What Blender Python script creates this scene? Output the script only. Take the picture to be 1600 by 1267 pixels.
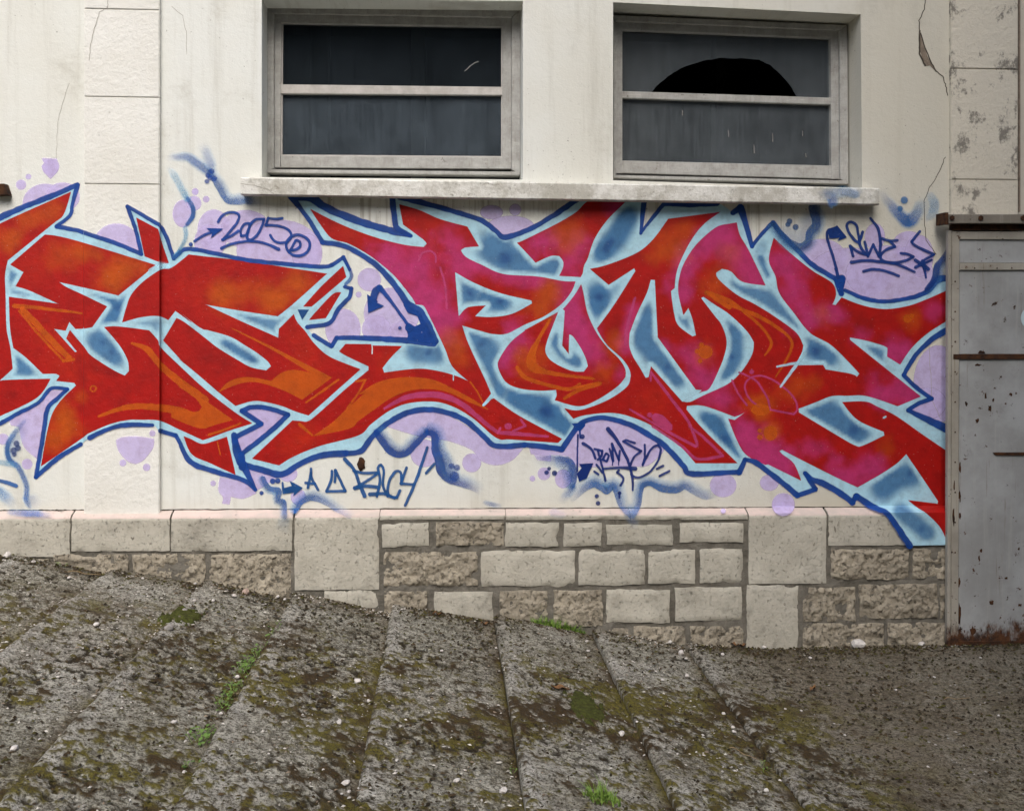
import bpy, bmesh, math, random
import numpy as np
from mathutils import Vector, geometry

# ------------------------------------------------------------------ scene
for o in list(bpy.data.objects):
    bpy.data.objects.remove(o, do_unlink=True)
SC = bpy.context.scene
COL = SC.collection
R = math.radians

# ------------------------------------------------------------------ camera
FPX = 1555.0                 # focal length in photo pixels (photo 1600 x 1267)
HORIZ = 500.0                # photo row of the eye level
YAW = math.atan(105.0 / FPX)
CAM = Vector((0.0, -5.0, 1.656))
cd = bpy.data.cameras.new('camera')
cam = bpy.data.objects.new('camera', cd)
COL.objects.link(cam)
cam.location = CAM
cam.rotation_euler = (R(90), 0, -YAW)
cd.sensor_fit = 'HORIZONTAL'
cd.sensor_width = 36.0
cd.lens = 36.0 * FPX / 1600.0
cd.shift_y = -(633.5 - HORIZ) / 1600.0
cd.clip_start = 0.05
cd.clip_end = 200.0
SC.camera = cam

# ------------------------------------------------------------------ sky, sun, exposure
SUN_EL, SUN_AZ = R(50), R(-4)          # azimuth: from the front of the wall
w = bpy.data.worlds.new('World')
SC.world = w
w.use_nodes = True
nt = w.node_tree
bg = nt.nodes['Background']
sky = nt.nodes.new('ShaderNodeTexSky')
sky.sky_type = 'NISHITA'
sky.sun_disc = False
sky.sun_elevation = SUN_EL
sky.sun_rotation = math.pi + SUN_AZ * -1.0
sky.air_density = 1.0
sky.dust_density = 4.5
sky.ozone_density = 1.6
nt.links.new(sky.outputs[0], bg.inputs[0])
bg.inputs[1].default_value = 0.15
sd = bpy.data.lights.new('sun', 'SUN')
sd.energy = 1.4
sd.angle = R(40)
sd.color = (1.0, 0.99, 0.97)
sun = bpy.data.objects.new('sun', sd)
COL.objects.link(sun)
# light travels from the sun (in front, high, behind cloud) towards the wall
dirv = Vector((-math.sin(SUN_AZ) * math.cos(SUN_EL), math.cos(SUN_AZ) * math.cos(SUN_EL), -math.sin(SUN_EL)))
sun.rotation_euler = dirv.to_track_quat('-Z', 'Y').to_euler()
sun.location = (3, -8, 12)
SC.view_settings.view_transform = 'Standard'
SC.view_settings.look = 'None'
SC.view_settings.gamma = 1.0
SC.view_settings.use_curve_mapping = False
SC.view_settings.exposure = 0.56
SC.render.engine = 'CYCLES'
SC.cycles.transparent_max_bounces = 32
SC.cycles.max_bounces = 3

# ------------------------------------------------------------------ helpers
FWD = Vector((math.sin(YAW), math.cos(YAW), 0))
RGT = Vector((math.cos(YAW), -math.sin(YAW), 0))

def at(px, py, Y=0.0):
    d = FWD + RGT * ((px - 800.0) / FPX) + Vector((0, 0, (HORIZ - py) / FPX))
    t = (Y - CAM.y) / d.y
    return CAM + d * t

def proj_x(X, Y=0.0):
    v = Vector((X, Y, 0)) - CAM
    return 800.0 + FPX * (v.x * RGT.x + v.y * RGT.y) / (v.x * FWD.x + v.y * FWD.y)

def yfoot(px):                 # photo row of the joint between plaster and plinth
    return 797.5 - 0.004 * px

def zfoot(X):
    px = proj_x(X)
    return at(px, yfoot(px)).z

def ground_at(px, py, zfun):
    """point of the ground seen at a photo pixel (march along the ray)"""
    d = FWD + RGT * ((px - 800.0) / FPX) + Vector((0, 0, (HORIZ - py) / FPX))
    t = 1.2
    p = CAM + d * t
    while t < 6:
        p = CAM + d * t
        if p.z <= zfun(p.x, p.y) or p.y > -0.07:
            break
        t += 0.008
    return p

def lin(r, g, b):
    f = lambda c: (c / 255 / 12.92) if c / 255 <= 0.04045 else ((c / 255 + 0.055) / 1.055) ** 2.4
    return (f(r), f(g), f(b))

def link(o, parent=None):
    COL.objects.link(o)
    if parent is not None:
        o.parent = parent
    return o

def tag(o, label=None, cat=None, group=None, kind=None):
    if label: o['label'] = label
    if cat: o['category'] = cat
    if group: o['group'] = group
    if kind: o['kind'] = kind
    return o

def empty(name, loc=(0, 0, 0), parent=None):
    o = bpy.data.objects.new(name, None)
    o.location = loc
    o.empty_display_size = 0.1
    return link(o, parent)

def mesh_obj(name, bm, mats, parent=None, smooth=False):
    me = bpy.data.meshes.new(name)
    bm.to_mesh(me)
    bm.free()
    for m in (mats if isinstance(mats, (list, tuple)) else [mats]):
        me.materials.append(m)
    if smooth:
        me.polygons.foreach_set('use_smooth', [True] * len(me.polygons))
    o = bpy.data.objects.new(name, me)
    link(o, parent)
    if parent is not None:      # meshes hold world coordinates
        o.location = -parent.location
    return o

# numpy value noise
def _hash(ix, iy, seed):
    h = (ix.astype(np.int64) * 374761393 + iy.astype(np.int64) * 668265263 + seed * 974711) & 0xFFFFFFFF
    h = ((h ^ (h >> 13)) * 1274126177) & 0xFFFFFFFF
    return ((h ^ (h >> 16)) & 0xFFFF) / 65535.0

def vnoise(x, y, seed=0):
    x = np.asarray(x, float); y = np.asarray(y, float)
    ix = np.floor(x); iy = np.floor(y)
    fx = x - ix; fy = y - iy
    fx = fx * fx * (3 - 2 * fx); fy = fy * fy * (3 - 2 * fy)
    a = _hash(ix, iy, seed); b = _hash(ix + 1, iy, seed)
    c = _hash(ix, iy + 1, seed); d = _hash(ix + 1, iy + 1, seed)
    return (a * (1 - fx) + b * fx) * (1 - fy) + (c * (1 - fx) + d * fx) * fy

def fbm(x, y, seed=0, octv=4, gain=0.5):
    s = 0; a = 1; t = 0
    for k in range(octv):
        s = s + a * vnoise(np.asarray(x) * 2 ** k, np.asarray(y) * 2 ** k, seed + 17 * k)
        t += a; a *= gain
    return s / t

def sstep(a, b, x):
    t = np.clip((np.asarray(x, float) - a) / (b - a), 0, 1)
    return t * t * (3 - 2 * t)

# ------------------------------------------------------------------ material node helper
class NT:
    def __init__(s, name, rough=0.8, spec=0.3):
        s.m = bpy.data.materials.new(name)
        s.m.use_nodes = True
        s.t = s.m.node_tree
        s.b = s.t.nodes['Principled BSDF']
        s.out = s.t.nodes['Material Output']
        s.b.inputs['Roughness'].default_value = rough
        s.b.inputs['Specular IOR Level'].default_value = spec
        tc = s.t.nodes.new('ShaderNodeTexCoord')
        g = s.t.nodes.new('ShaderNodeNewGeometry')
        s.pos = g.outputs['Position']
        s.obj = tc.outputs['Object']
        s.nrm = g.outputs['Normal']
    def n(s, kind, **kw):
        nd = s.t.nodes.new(kind)
        for k, v in kw.items():
            setattr(nd, k, v)
        return nd
    def l(s, a, b):
        s.t.links.new(a, b)
    def put(s, sock, v):
        if hasattr(v, 'links') or isinstance(v, bpy.types.NodeSocket):
            s.l(v, sock)
        else:
            if isinstance(v, tuple) and len(v) == 3 and sock.type == 'RGBA':
                v = (*v, 1)
            sock.default_value = v
    def mapv(s, scale=(1, 1, 1), rot=(0, 0, 0), loc=(0, 0, 0), vec=None):
        nd = s.n('ShaderNodeMapping')
        s.put(nd.inputs[0], vec if vec is not None else s.pos)
        nd.inputs['Location'].default_value = loc
        nd.inputs['Rotation'].default_value = rot
        nd.inputs['Scale'].default_value = scale
        return nd.outputs[0]
    def noise(s, scale, detail=4, rough=0.55, vec=None, dist=0.0):
        nd = s.n('ShaderNodeTexNoise')
        s.put(nd.inputs['Vector'], vec if vec is not None else s.pos)
        nd.inputs['Scale'].default_value = scale
        nd.inputs['Detail'].default_value = detail
        nd.inputs['Roughness'].default_value = rough
        nd.inputs['Distortion'].default_value = dist
        return nd.outputs[0]
    def voro(s, scale, vec=None, feature='F1'):
        nd = s.n('ShaderNodeTexVoronoi', feature=feature)
        s.put(nd.inputs['Vector'], vec if vec is not None else s.pos)
        nd.inputs['Scale'].default_value = scale
        return nd.outputs['Distance']
    def rng(s, v, a, b, c=0.0, d=1.0):
        nd = s.n('ShaderNodeMapRange')
        nd.interpolation_type = 'SMOOTHSTEP'
        s.put(nd.inputs[0], v)
        for i, q in enumerate((a, b, c, d)):
            nd.inputs[1 + i].default_value = q
        return nd.outputs[0]
    def math(s, op, a, b=0.0, clamp=False):
        nd = s.n('ShaderNodeMath', operation=op)
        nd.use_clamp = clamp
        s.put(nd.inputs[0], a); s.put(nd.inputs[1], b)
        return nd.outputs[0]
    def mix(s, fac, a, b, mode='MIX'):
        nd = s.n('ShaderNodeMix', data_type='RGBA', blend_type=mode)
        s.put(nd.inputs[0], fac); s.put(nd.inputs[6], a); s.put(nd.inputs[7], b)
        return nd.outputs[2]
    def sep(s, v):
        nd = s.n('ShaderNodeSeparateXYZ'); s.put(nd.inputs[0], v)
        return nd.outputs
    def attr(s, name):
        nd = s.n('ShaderNodeAttribute', attribute_name=name)
        return nd
    def rand(s):
        return s.n('ShaderNodeObjectInfo').outputs['Random']
    def bump(s, h, strength=0.3, dist=0.01, prev=None):
        nd = s.n('ShaderNodeBump')
        nd.inputs['Strength'].default_value = strength
        nd.inputs['Distance'].default_value = dist
        s.put(nd.inputs['Height'], h)
        if prev is not None: s.put(nd.inputs['Normal'], prev)
        return nd.outputs[0]
    def color(s, c): s.put(s.b.inputs['Base Color'], c)
    def normal(s, c): s.put(s.b.inputs['Normal'], c)
    def rough(s, c): s.put(s.b.inputs['Roughness'], c)

def plaster_bump(k):
    fine = k.noise(140, 2, 0.6)
    mid = k.noise(38, 3, 0.6)
    h = k.math('ADD', k.math('MULTIPLY', fine, 0.5), mid)
    return k.bump(h, 0.35, 0.006)

# ------------------------------------------------------------------ materials
def m_plaster():
    k = NT('plaster_paint', 0.9, 0.2)
    x, y, z = k.sep(k.pos)[:3]
    big = k.noise(0.9, 4, 0.6)
    streak = k.noise(1.0, 4, 0.7, k.mapv((11, 1, 0.6)))
    c = k.mix(k.rng(big, 0.3, 0.7), (0.75, 0.77, 0.735), (0.70, 0.70, 0.635))
    c = k.mix(k.math('MULTIPLY', k.rng(streak, 0.48, 0.74), 0.42), c, (0.46, 0.45, 0.39))
    # weathering and painted-in shade: greyer, yellower coat over the bay by the door
    old = k.rng(k.math('ADD', x, k.math('MULTIPLY', big, 1.3)), 0.9, 3.4)
    c = k.mix(k.math('MULTIPLY', old, 0.72), c, (0.54, 0.505, 0.41))
    blot = k.rng(k.noise(2.6, 5, 0.72), 0.53, 0.72)
    c = k.mix(k.math('MULTIPLY', blot, 0.42), c, (0.42, 0.40, 0.33))
    # runs and mildew below the sill ledge
    run = k.rng(k.noise(1.0, 3, 0.7, k.mapv((30, 1, 1.6))), 0.50, 0.68)
    band = k.math('MULTIPLY', k.rng(z, 1.78, 2.24), k.rng(z, 2.32, 2.28))
    span = k.math('MULTIPLY', k.rng(x, -1.05, -0.95), k.rng(x, 2.12, 2.0))
    c = k.mix(k.math('MULTIPLY', k.math('MULTIPLY', run, band), k.math('MULTIPLY', span, 0.55)), c, (0.27, 0.24, 0.18))
    speck = k.rng(k.noise(70, 2, 0.55), 0.665, 0.72)
    spm = k.math('MAXIMUM', k.rng(k.noise(2.3, 3, 0.6), 0.45, 0.62), k.math('MULTIPLY', band, span))
    c = k.mix(k.math('MULTIPLY', k.math('MULTIPLY', speck, spm), 0.75), c, (0.11, 0.09, 0.07))
    # splash-back dirt in the last hand's breadth above the plinth
    low = k.rng(k.math('ADD', z, k.math('MULTIPLY', k.noise(5, 4, 0.6), 0.22)), 0.98, 0.74)
    c = k.mix(k.math('MULTIPLY', low, 0.38), c, (0.44, 0.40, 0.30))
    k.color(c)
    k.normal(plaster_bump(k))
    return k.m

def m_block():
    k = NT('pilaster_paint', 0.9, 0.2)
    big = k.noise(1.6, 5, 0.6)
    c = k.mix(k.rng(big, 0.3, 0.7), (0.79, 0.79, 0.745), (0.70, 0.69, 0.63))
    x = k.sep(k.pos)[0]
    c = k.mix(k.rng(x, 1.0, 2.4, 0, 0.8), c, (0.60, 0.555, 0.45))
    soot = k.math('MULTIPLY', k.rng(k.noise(9, 5, 0.75, k.mapv((1, 1, 0.8))), 0.52, 0.63), k.rng(x, 1.5, 2.4))
    c = k.mix(k.math('MULTIPLY', soot, 0.75), c, (0.10, 0.09, 0.08))
    pit = k.rng(k.noise(46, 3, 0.7), 0.68, 0.76)
    c = k.mix(k.math('MULTIPLY', pit, 0.25), c, (0.35, 0.33, 0.3))
    k.color(c)
    h = k.math('ADD', k.noise(34, 5, 0.65), k.math('MULTIPLY', pit, -0.8))
    k.normal(k.bump(h, 0.6, 0.009))
    return k.m

def m_stone(name, a, b, rough=False):
    k = NT(name, 0.92, 0.15)
    r = k.rand()
    off = k.n('ShaderNodeVectorMath', operation='ADD')
    k.put(off.inputs[0], k.pos)
    cmb = k.n('ShaderNodeCombineXYZ'); k.put(cmb.inputs[0], k.math('MULTIPLY', r, 37.0))
    k.l(cmb.outputs[0], off.inputs[1])
    v = off.outputs[0]
    n1 = k.noise(7, 4, 0.65, v)
    c = k.mix(k.rng(n1, 0.3, 0.7), a, b)
    c = k.mix(k.math('MULTIPLY', r, 0.35), c, tuple(x * 0.8 for x in b))
    pit = k.rng(k.noise(48, 5, 0.8, v), 0.545 if rough else 0.56, 0.66 if rough else 0.68)
    c = k.mix(k.math('MULTIPLY', pit, 0.7 if rough else 0.5), c, (0.09, 0.075, 0.055))  # dark pits also paint in the shade of the crevices
    grime = k.rng(k.noise(4, 5, 0.7, v), 0.52, 0.78)
    c = k.mix(k.math('MULTIPLY', grime, 0.5), c, (0.15, 0.14, 0.115))
    # fine bedding cracks
    cr = k.rng(k.noise(6, 5, 0.7, k.mapv((1.0, 1, 4.2), vec=v)), 0.497, 0.503)
    cr2 = k.math('MULTIPLY', cr, k.rng(cr, 0.99, 0.5))
    crk = k.math('MULTIPLY', k.math('MULTIPLY', cr, k.math('SUBTRACT', 1.0, cr)), 4.0)
    c = k.mix(k.math('MULTIPLY', crk, k.rng(grime, 0.0, 1.0, 0.25, 0.9)), c, (0.07, 0.06, 0.045))
    pock = k.rng(k.noise(20, 3, 0.6, k.mapv((1.0, 1, 0.55), vec=v)), 0.70, 0.73)
    c = k.mix(k.math('MULTIPLY', pock, 0.6), c, (0.10, 0.085, 0.06))
    # green algae at the foot
    z = k.sep(k.pos)[2]
    al = k.math('MULTIPLY', k.rng(k.noise(11, 5, 0.7), 0.5, 0.68), k.rng(z, 0.55, 0.05))
    c = k.mix(k.math('MULTIPLY', al, 0.35), c, (0.05, 0.05, 0.03))
    k.color(c)
    h = k.math('ADD', k.noise(60, 4, 0.75, v), k.math('MULTIPLY', pit, -0.9))
    k.normal(k.bump(h, 0.9 if rough else 0.6, 0.014 if rough else 0.008))
    return k.m

def m_coping():
    k = NT('coping_paint', 0.9, 0.15)
    n1 = k.noise(9, 6, 0.65)
    c = k.mix(k.rng(n1, 0.35, 0.65), (0.62, 0.50, 0.45), (0.52, 0.45, 0.40))
    ch = k.rng(k.noise(26, 5, 0.75), 0.58, 0.68)
    c = k.mix(k.math('MULTIPLY', ch, 0.6), c, (0.30, 0.27, 0.23))
    k.color(c)
    k.normal(k.bump(k.noise(70, 4, 0.7), 0.4, 0.005))
    return k.m

def m_mortar():
    k = NT('mortar', 0.95, 0.1)
    n1 = k.noise(14, 6, 0.7)
    c = k.mix(k.rng(n1, 0.3, 0.7), (0.215, 0.20, 0.168), (0.125, 0.115, 0.095))
    c = k.mix(k.rng(k.noise(3, 3, 0.6), 0.5, 0.7, 0, 0.55), c, (0.10, 0.094, 0.075))
    k.color(c)
    k.normal(k.bump(k.noise(55, 6, 0.75), 0.8, 0.012))
    return k.m

def m_ground():
    k = NT('concrete_mossy', 0.95, 0.15)
    moss = k.attr('moss').outputs['Fac']
    pit = k.attr('pit').outputs['Fac']
    lip = k.attr('lip').outputs['Fac']
    dirt_shade = k.attr('dirt_shade').outputs['Fac']
    n1 = k.noise(4, 4, 0.7)
    n2 = k.noise(30, 4, 0.8)
    n3 = k.noise(95, 4, 0.8)
    agg = k.voro(70)
    c = k.mix(k.rng(n1, 0.3, 0.7), (0.45, 0.44, 0.37), (0.31, 0.30, 0.24))
    c = k.mix(k.rng(n2, 0.44, 0.62, 0, 0.85), c, (0.10, 0.09, 0.066))
    c = k.mix(k.rng(n3, 0.48, 0.58, 0, 0.85), c, (0.050, 0.042, 0.028))
    c = k.mix(k.rng(agg, 0.08, 0.20, 0.5, 0), c, (0.46, 0.445, 0.40))
    c = k.mix(k.math('MULTIPLY', lip, k.rng(n3, 0.60, 0.42)), c, (0.44, 0.43, 0.385))
    c = k.mix(k.math('MULTIPLY', dirt_shade, 0.82), c, k.mix(k.rng(n3, 0.4, 0.65), (0.165, 0.137, 0.095), (0.06, 0.048, 0.032)))
    c = k.mix(pit, c, (0.030, 0.024, 0.014))
    mc = k.mix(k.rng(k.noise(4.5, 3, 0.6), 0.44, 0.60), (0.125, 0.108, 0.024), (0.060, 0.040, 0.018))
    mc = k.mix(k.rng(n3, 0.45, 0.65), mc, (0.020, 0.015, 0.008))
    c = k.mix(k.math('MULTIPLY', moss, k.rng(n3, 0.66, 0.52, 0.25, 1.0)), c, mc)
    k.color(c)
    k.normal(k.bump(k.math('ADD', n2, k.math('MULTIPLY', n3, 0.8)), 1.0, 0.012))
    return k.m

def m_simple(name, a, b, scale=8, rough=0.7, spec=0.3, bs=0.3, bscale=40, metal=0.0):
    k = NT(name, rough, spec)
    c = k.mix(k.rng(k.noise(scale, 5, 0.65), 0.3, 0.7), a, b)
    k.color(c)
    k.b.inputs['Metallic'].default_value = metal
    if bs: k.normal(k.bump(k.noise(bscale, 4, 0.65), bs, 0.004))
    return k.m

def m_wood():
    k = NT('window_paint', 0.75, 0.25)
    g = k.noise(14, 6, 0.7, k.mapv((1, 1, 1)))
    grain = k.noise(3, 6, 0.75, k.mapv((40, 40, 6)))
    grain2 = k.noise(3, 6, 0.75, k.mapv((5, 40, 40)))
    c = k.mix(k.rng(g, 0.3, 0.7), (0.44, 0.44, 0.42), (0.31, 0.305, 0.285))
    gr = k.math('MULTIPLY', k.rng(grain, 0.5, 0.7), 0.5)
    c = k.mix(gr, c, (0.22, 0.20, 0.165))
    c = k.mix(k.math('MULTIPLY', k.rng(grain2, 0.55, 0.7), 0.45), c, (0.68, 0.67, 0.62))
    chip = k.rng(k.noise(30, 5, 0.75), 0.63, 0.70)
    c = k.mix(k.math('MULTIPLY', chip, 0.7), c, (0.10, 0.08, 0.06))
    k.color(c)
    k.normal(k.bump(k.math('ADD', grain, grain2), 0.3, 0.003))
    return k.m

def m_glass(name, dust, tint):
    k = NT(name, 0.5, 0.5)
    t = k.t
    k.t.nodes.remove(k.b)
    tr = k.n('ShaderNodeBsdfTransparent'); tr.inputs[0].default_value = (0.55, 0.58, 0.58, 1)
    gl = k.n('ShaderNodeBsdfGlossy'); gl.inputs['Roughness'].default_value = 0.04
    gl.inputs[0].default_value = (0.8, 0.85, 0.88, 1)
    fr = k.n('ShaderNodeFresnel'); fr.inputs[0].default_value = 1.5
    m1 = k.n('ShaderNodeMixShader')
    k.l(k.math('MULTIPLY', fr.outputs[0], 0.9), m1.inputs[0]); k.l(tr.outputs[0], m1.inputs[1]); k.l(gl.outputs[0], m1.inputs[2])
    df = k.n('ShaderNodeBsdfDiffuse'); df.inputs[0].default_value = (*tint, 1)
    st = k.noise(2.2, 5, 0.7, k.mapv((60, 1, 2.2)))
    cl = k.noise(5, 5, 0.65)
    sp = k.rng(k.noise(55, 2, 0.6), 0.70, 0.76)
    f = k.math('ADD', k.math('MULTIPLY', k.rng(st, 0.3, 0.75), 0.45), k.rng(cl, 0.2, 0.8, 0.45, 1.0))
    f = k.math('MULTIPLY', f, dust)
    f = k.math('ADD', f, k.math('MULTIPLY', sp, 0.15), True)
    m2 = k.n('ShaderNodeMixShader')
    k.l(f, m2.inputs[0]); k.l(m1.outputs[0], m2.inputs[1]); k.l(df.outputs[0], m2.inputs[2])
    k.l(m2.outputs[0], k.out.inputs[0])
    return k.m

def m_door(name, rustmore=0.0, base=((0.40, 0.415, 0.42), (0.28, 0.285, 0.28))):
    k = NT(name, 0.6, 0.35)
    x, y, z = k.sep(k.pos)[:3]
    n1 = k.noise(3, 6, 0.65)
    c = k.mix(k.rng(n1, 0.3, 0.7), base[0], base[1])
    st = k.noise(1.2, 5, 0.7, k.mapv((22, 1, 1.0)))
    c = k.mix(k.math('MULTIPLY', k.rng(st, 0.52, 0.75), 0.35), c, (0.46, 0.455, 0.43))
    gr = k.rng(k.noise(7, 5, 0.7), 0.6, 0.75)
    c = k.mix(k.math('MULTIPLY', gr, 0.35), c, (0.14, 0.13, 0.12))
    nn = k.noise(22, 5, 0.72)
    rust = k.rng(nn, 0.645 - rustmore, 0.70 - rustmore)
    low = k.rng(k.math('ADD', z, k.math('MULTIPLY', k.noise(15, 5, 0.75, k.mapv((1, 1, 0.45))), 0.34)), 0.285, 0.20)
    rust = k.math('MAXIMUM', rust, low)
    runs = k.math('MULTIPLY', k.rng(k.noise(1.3, 4, 0.75, k.mapv((34, 1, 1.4))), 0.60, 0.72), 0.55)
    c = k.mix(runs, c, (0.16, 0.115, 0.075))
    rc = k.mix(k.rng(k.noise(30, 5, 0.7), 0.35, 0.65), (0.10, 0.040, 0.014), (0.028, 0.014, 0.009))
    c = k.mix(rust, c, rc)
    k.color(c)
    k.rough(k.rng(rust, 0, 1, 0.55, 0.9))
    k.normal(k.bump(k.math('ADD', k.math('MULTIPLY', rust, 0.5), k.noise(12, 3, 0.5)), 0.25, 0.004))
    return k.m

def m_paint(thin):
    """spray paint film: colour (and, for thin coats, coverage) come from the sprayed colour attribute"""
    k = NT('spray_paint_thin' if thin else 'spray_paint', 0.6, 0.3)
    a = k.n('ShaderNodeVertexColor', layer_name='Col')
    mott = k.noise(19, 4, 0.68)
    c = k.mix(k.rng(mott, 0.38, 0.75, 0.0, 0.42), a.outputs[0], (0.50, 0.40, 0.42), 'MULTIPLY')
    if not thin:
        fl = k.rng(k.noise(95, 2, 0.7), 0.70, 0.74)
        c = k.mix(k.math('MULTIPLY', fl, 0.30), c, (0.6, 0.56, 0.5))
    k.color(c)
    k.normal(plaster_bump(k))
    if not thin: return k.m
    grain = k.noise(420, 2, 0.6)
    al = a.outputs[1]
    inv = k.math('SUBTRACT', 1.0, al)
    band = k.math('MULTIPLY', k.math('MULTIPLY', al, inv), 4.0)
    jit = k.math('MULTIPLY', k.math('MULTIPLY', k.math('SUBTRACT', grain, 0.5), band), 1.5)
    f = k.math('ADD', al, jit, True)
    # light crosses a thin coat twice (in and out), so each crossing passes the square root
    tr = k.n('ShaderNodeBsdfTransparent')
    k.l(k.math('SQRT', k.math('SUBTRACT', 1.0, f, True)), tr.inputs[0])
    none = k.n('ShaderNodeBsdfTransparent'); none.inputs[0].default_value = (0, 0, 0, 1)
    mx = k.n('ShaderNodeMixShader')
    k.l(f, mx.inputs[0]); k.l(none.outputs[0], mx.inputs[1]); k.l(k.b.outputs[0], mx.inputs[2])
    ad = k.n('ShaderNodeAddShader')
    k.l(mx.outputs[0], ad.inputs[0]); k.l(tr.outputs[0], ad.inputs[1])
    k.l(ad.outputs[0], k.out.inputs[0])
    return k.m

M = {}
M['plaster'] = m_plaster()
M['block'] = m_block()
M['stone'] = m_stone('stone_dressed', (0.56, 0.535, 0.455), (0.45, 0.425, 0.355))
M['rough'] = m_stone('stone_rough', (0.48, 0.425, 0.33), (0.35, 0.31, 0.24), True)
M['coping'] = m_coping()
M['mortar'] = m_mortar()
M['ground'] = m_ground()
M['wood'] = m_wood()
M['putty'] = m_simple('putty', (0.55, 0.53, 0.5), (0.42, 0.40, 0.37), 20, 0.8)
M['glass'] = m_glass('glass_dark', 0.045, (0.28, 0.36, 0.44))
M['glass_mid'] = m_glass('glass_grimy', 0.16, (0.28, 0.35, 0.42))
M['glass2'] = m_glass('glass_dusty', 0.20, (0.32, 0.365, 0.40))
M['dark'] = m_simple('interior_dark', (0.05, 0.05, 0.05), (0.03, 0.03, 0.03), 2, 0.9)
M['post'] = m_simple('interior_post', (0.22, 0.22, 0.21), (0.16, 0.16, 0.15), 2, 0.9)
M['door'] = m_door('door_paint', 0.018)
M['doorframe'] = m_door('door_frame_paint', 0.035, ((0.40, 0.375, 0.32), (0.27, 0.25, 0.21)))
M['rust'] = m_simple('rust', (0.085, 0.036, 0.015), (0.022, 0.013, 0.010), 25, 0.9, 0.2, 0.8, 60)
M['track'] = m_door('track_paint', 0.03, ((0.24, 0.215, 0.175), (0.16, 0.145, 0.12)))
def m_sill():
    k = NT('sill_concrete', 0.9, 0.2)
    n1 = k.noise(6, 5, 0.75)
    c = k.mix(k.rng(n1, 0.38, 0.62), (0.74, 0.735, 0.69), (0.47, 0.455, 0.40))
    c = k.mix(k.math('MULTIPLY', k.rng(k.noise(18, 5, 0.75, k.mapv((1, 1, 2))), 0.56, 0.68), 0.7), c, (0.24, 0.225, 0.185))
    c = k.mix(k.math('MULTIPLY', k.rng(k.noise(60, 3, 0.7), 0.60, 0.70), 0.5), c, (0.16, 0.15, 0.12))
    k.color(c); k.normal(k.bump(k.noise(60, 4, 0.7), 0.6, 0.006))
    return k.m
M['sill'] = m_sill()
M['crack'] = m_simple('crack_dark', (0.10, 0.085, 0.065), (0.045, 0.038, 0.03), 20, 0.95)
M['hair'] = m_simple('crack_hair', (0.40, 0.38, 0.33), (0.28, 0.26, 0.22), 20, 0.95)
M['render'] = m_simple('bare_render', (0.27, 0.22, 0.17), (0.17, 0.14, 0.11), 30, 0.95, 0.1, 0.8, 80)
M['pebble'] = m_simple('pebble', (0.62, 0.59, 0.55), (0.45, 0.42, 0.39), 40, 0.85, 0.2, 0.4, 120)
M['pebblepink'] = m_simple('pebble_pink', (0.45, 0.33, 0.27), (0.36, 0.28, 0.24), 40, 0.85)
M['pebblegrey'] = m_simple('pebble_grey', (0.30, 0.28, 0.26), (0.18, 0.17, 0.155), 40, 0.85)
M['grass'] = m_simple('grass_blade', (0.20, 0.30, 0.05), (0.10, 0.19, 0.03), 60, 0.6, 0.3, 0)
M['weed'] = m_simple('weed_leaf', (0.13, 0.23, 0.045), (0.08, 0.15, 0.03), 60, 0.6, 0.3, 0)
M['moss'] = m_simple('moss_green', (0.065, 0.075, 0.016), (0.035, 0.036, 0.012), 60, 0.95, 0.1, 0.8, 150)
M['dry'] = m_simple('dry_leaf', (0.22, 0.12, 0.05), (0.12, 0.06, 0.03), 30, 0.8, 0.2, 0.2)
M['straw'] = m_simple('straw', (0.30, 0.22, 0.12), (0.20, 0.14, 0.08), 30, 0.8, 0.2, 0)
def m_grit():
    k = NT('grit', 0.9, 0.15)
    k.color(k.n('ShaderNodeVertexColor', layer_name='Col').outputs[0])
    return k.m
M['grit'] = m_grit()
M['paint'] = m_paint(False)
M['paint_thin'] = m_paint(True)

# ------------------------------------------------------------------ ground: stepped ramp and pavement
PL = -0.06                                 # front plane of the plinth
SLABS = [(-130, 838, 20, 872), (20, 866, 170, 897), (170, 889, 318, 915), (318, 906, 458, 939), (458, 925, 612, 959),
         (612, 944, 772, 971), (772, 961, 925, 992), (925, 983, 1068, 1008)]
prof = []
for (x0, y0, x1, y1) in SLABS:
    a, b = at(x0, y0, PL), at(x1, y1, PL)
    prof.append((a.x, a.z, b.x, b.z))
dx = prof[0][2] - prof[0][0]
for i in range(8):                         # the ramp goes on up the street to the left
    p = prof[0]
    prof.insert(0, (p[0] - dx, p[1] + 0.09, p[0], p[3] + 0.09))
pv0 = at(1068, 1003, PL)

def ground_z(X, Y=0):
    X = np.asarray(X, float)
    z = np.zeros_like(X)
    for (xa, za, xb, zb) in prof:
        m = (X >= xa) & (X < xb)
        t = (X - xa) / (xb - xa)
        z = np.where(m, za + (zb - za) * (0.8 * t + 0.2 * t * t) , z)
    t = np.clip((X - pv0.x) / 0.45, 0, 1)
    z = np.where(X >= pv0.x, pv0.z * (1 - t) ** 1.6 + -0.004 * t, z)
    return z

def gz(x, y=0):
    return float(ground_z(np.array([x]))[0])

def moss_mask(X, Y):
    n = fbm(X * 3.1 + 4, Y * 3.1, 5, 4, 0.55)
    f = fbm(X * 34, Y * 34, 9, 3, 0.75)
    near = sstep(-0.35, -0.9, Y)
    right = 1 - 0.85 * sstep(1.35, 1.9, X)
    v = n * 0.70 + f * 0.95 + 0.05 * near - 0.86
    return sstep(0.0, 0.10, v) * near ** 0.5 * right

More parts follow.
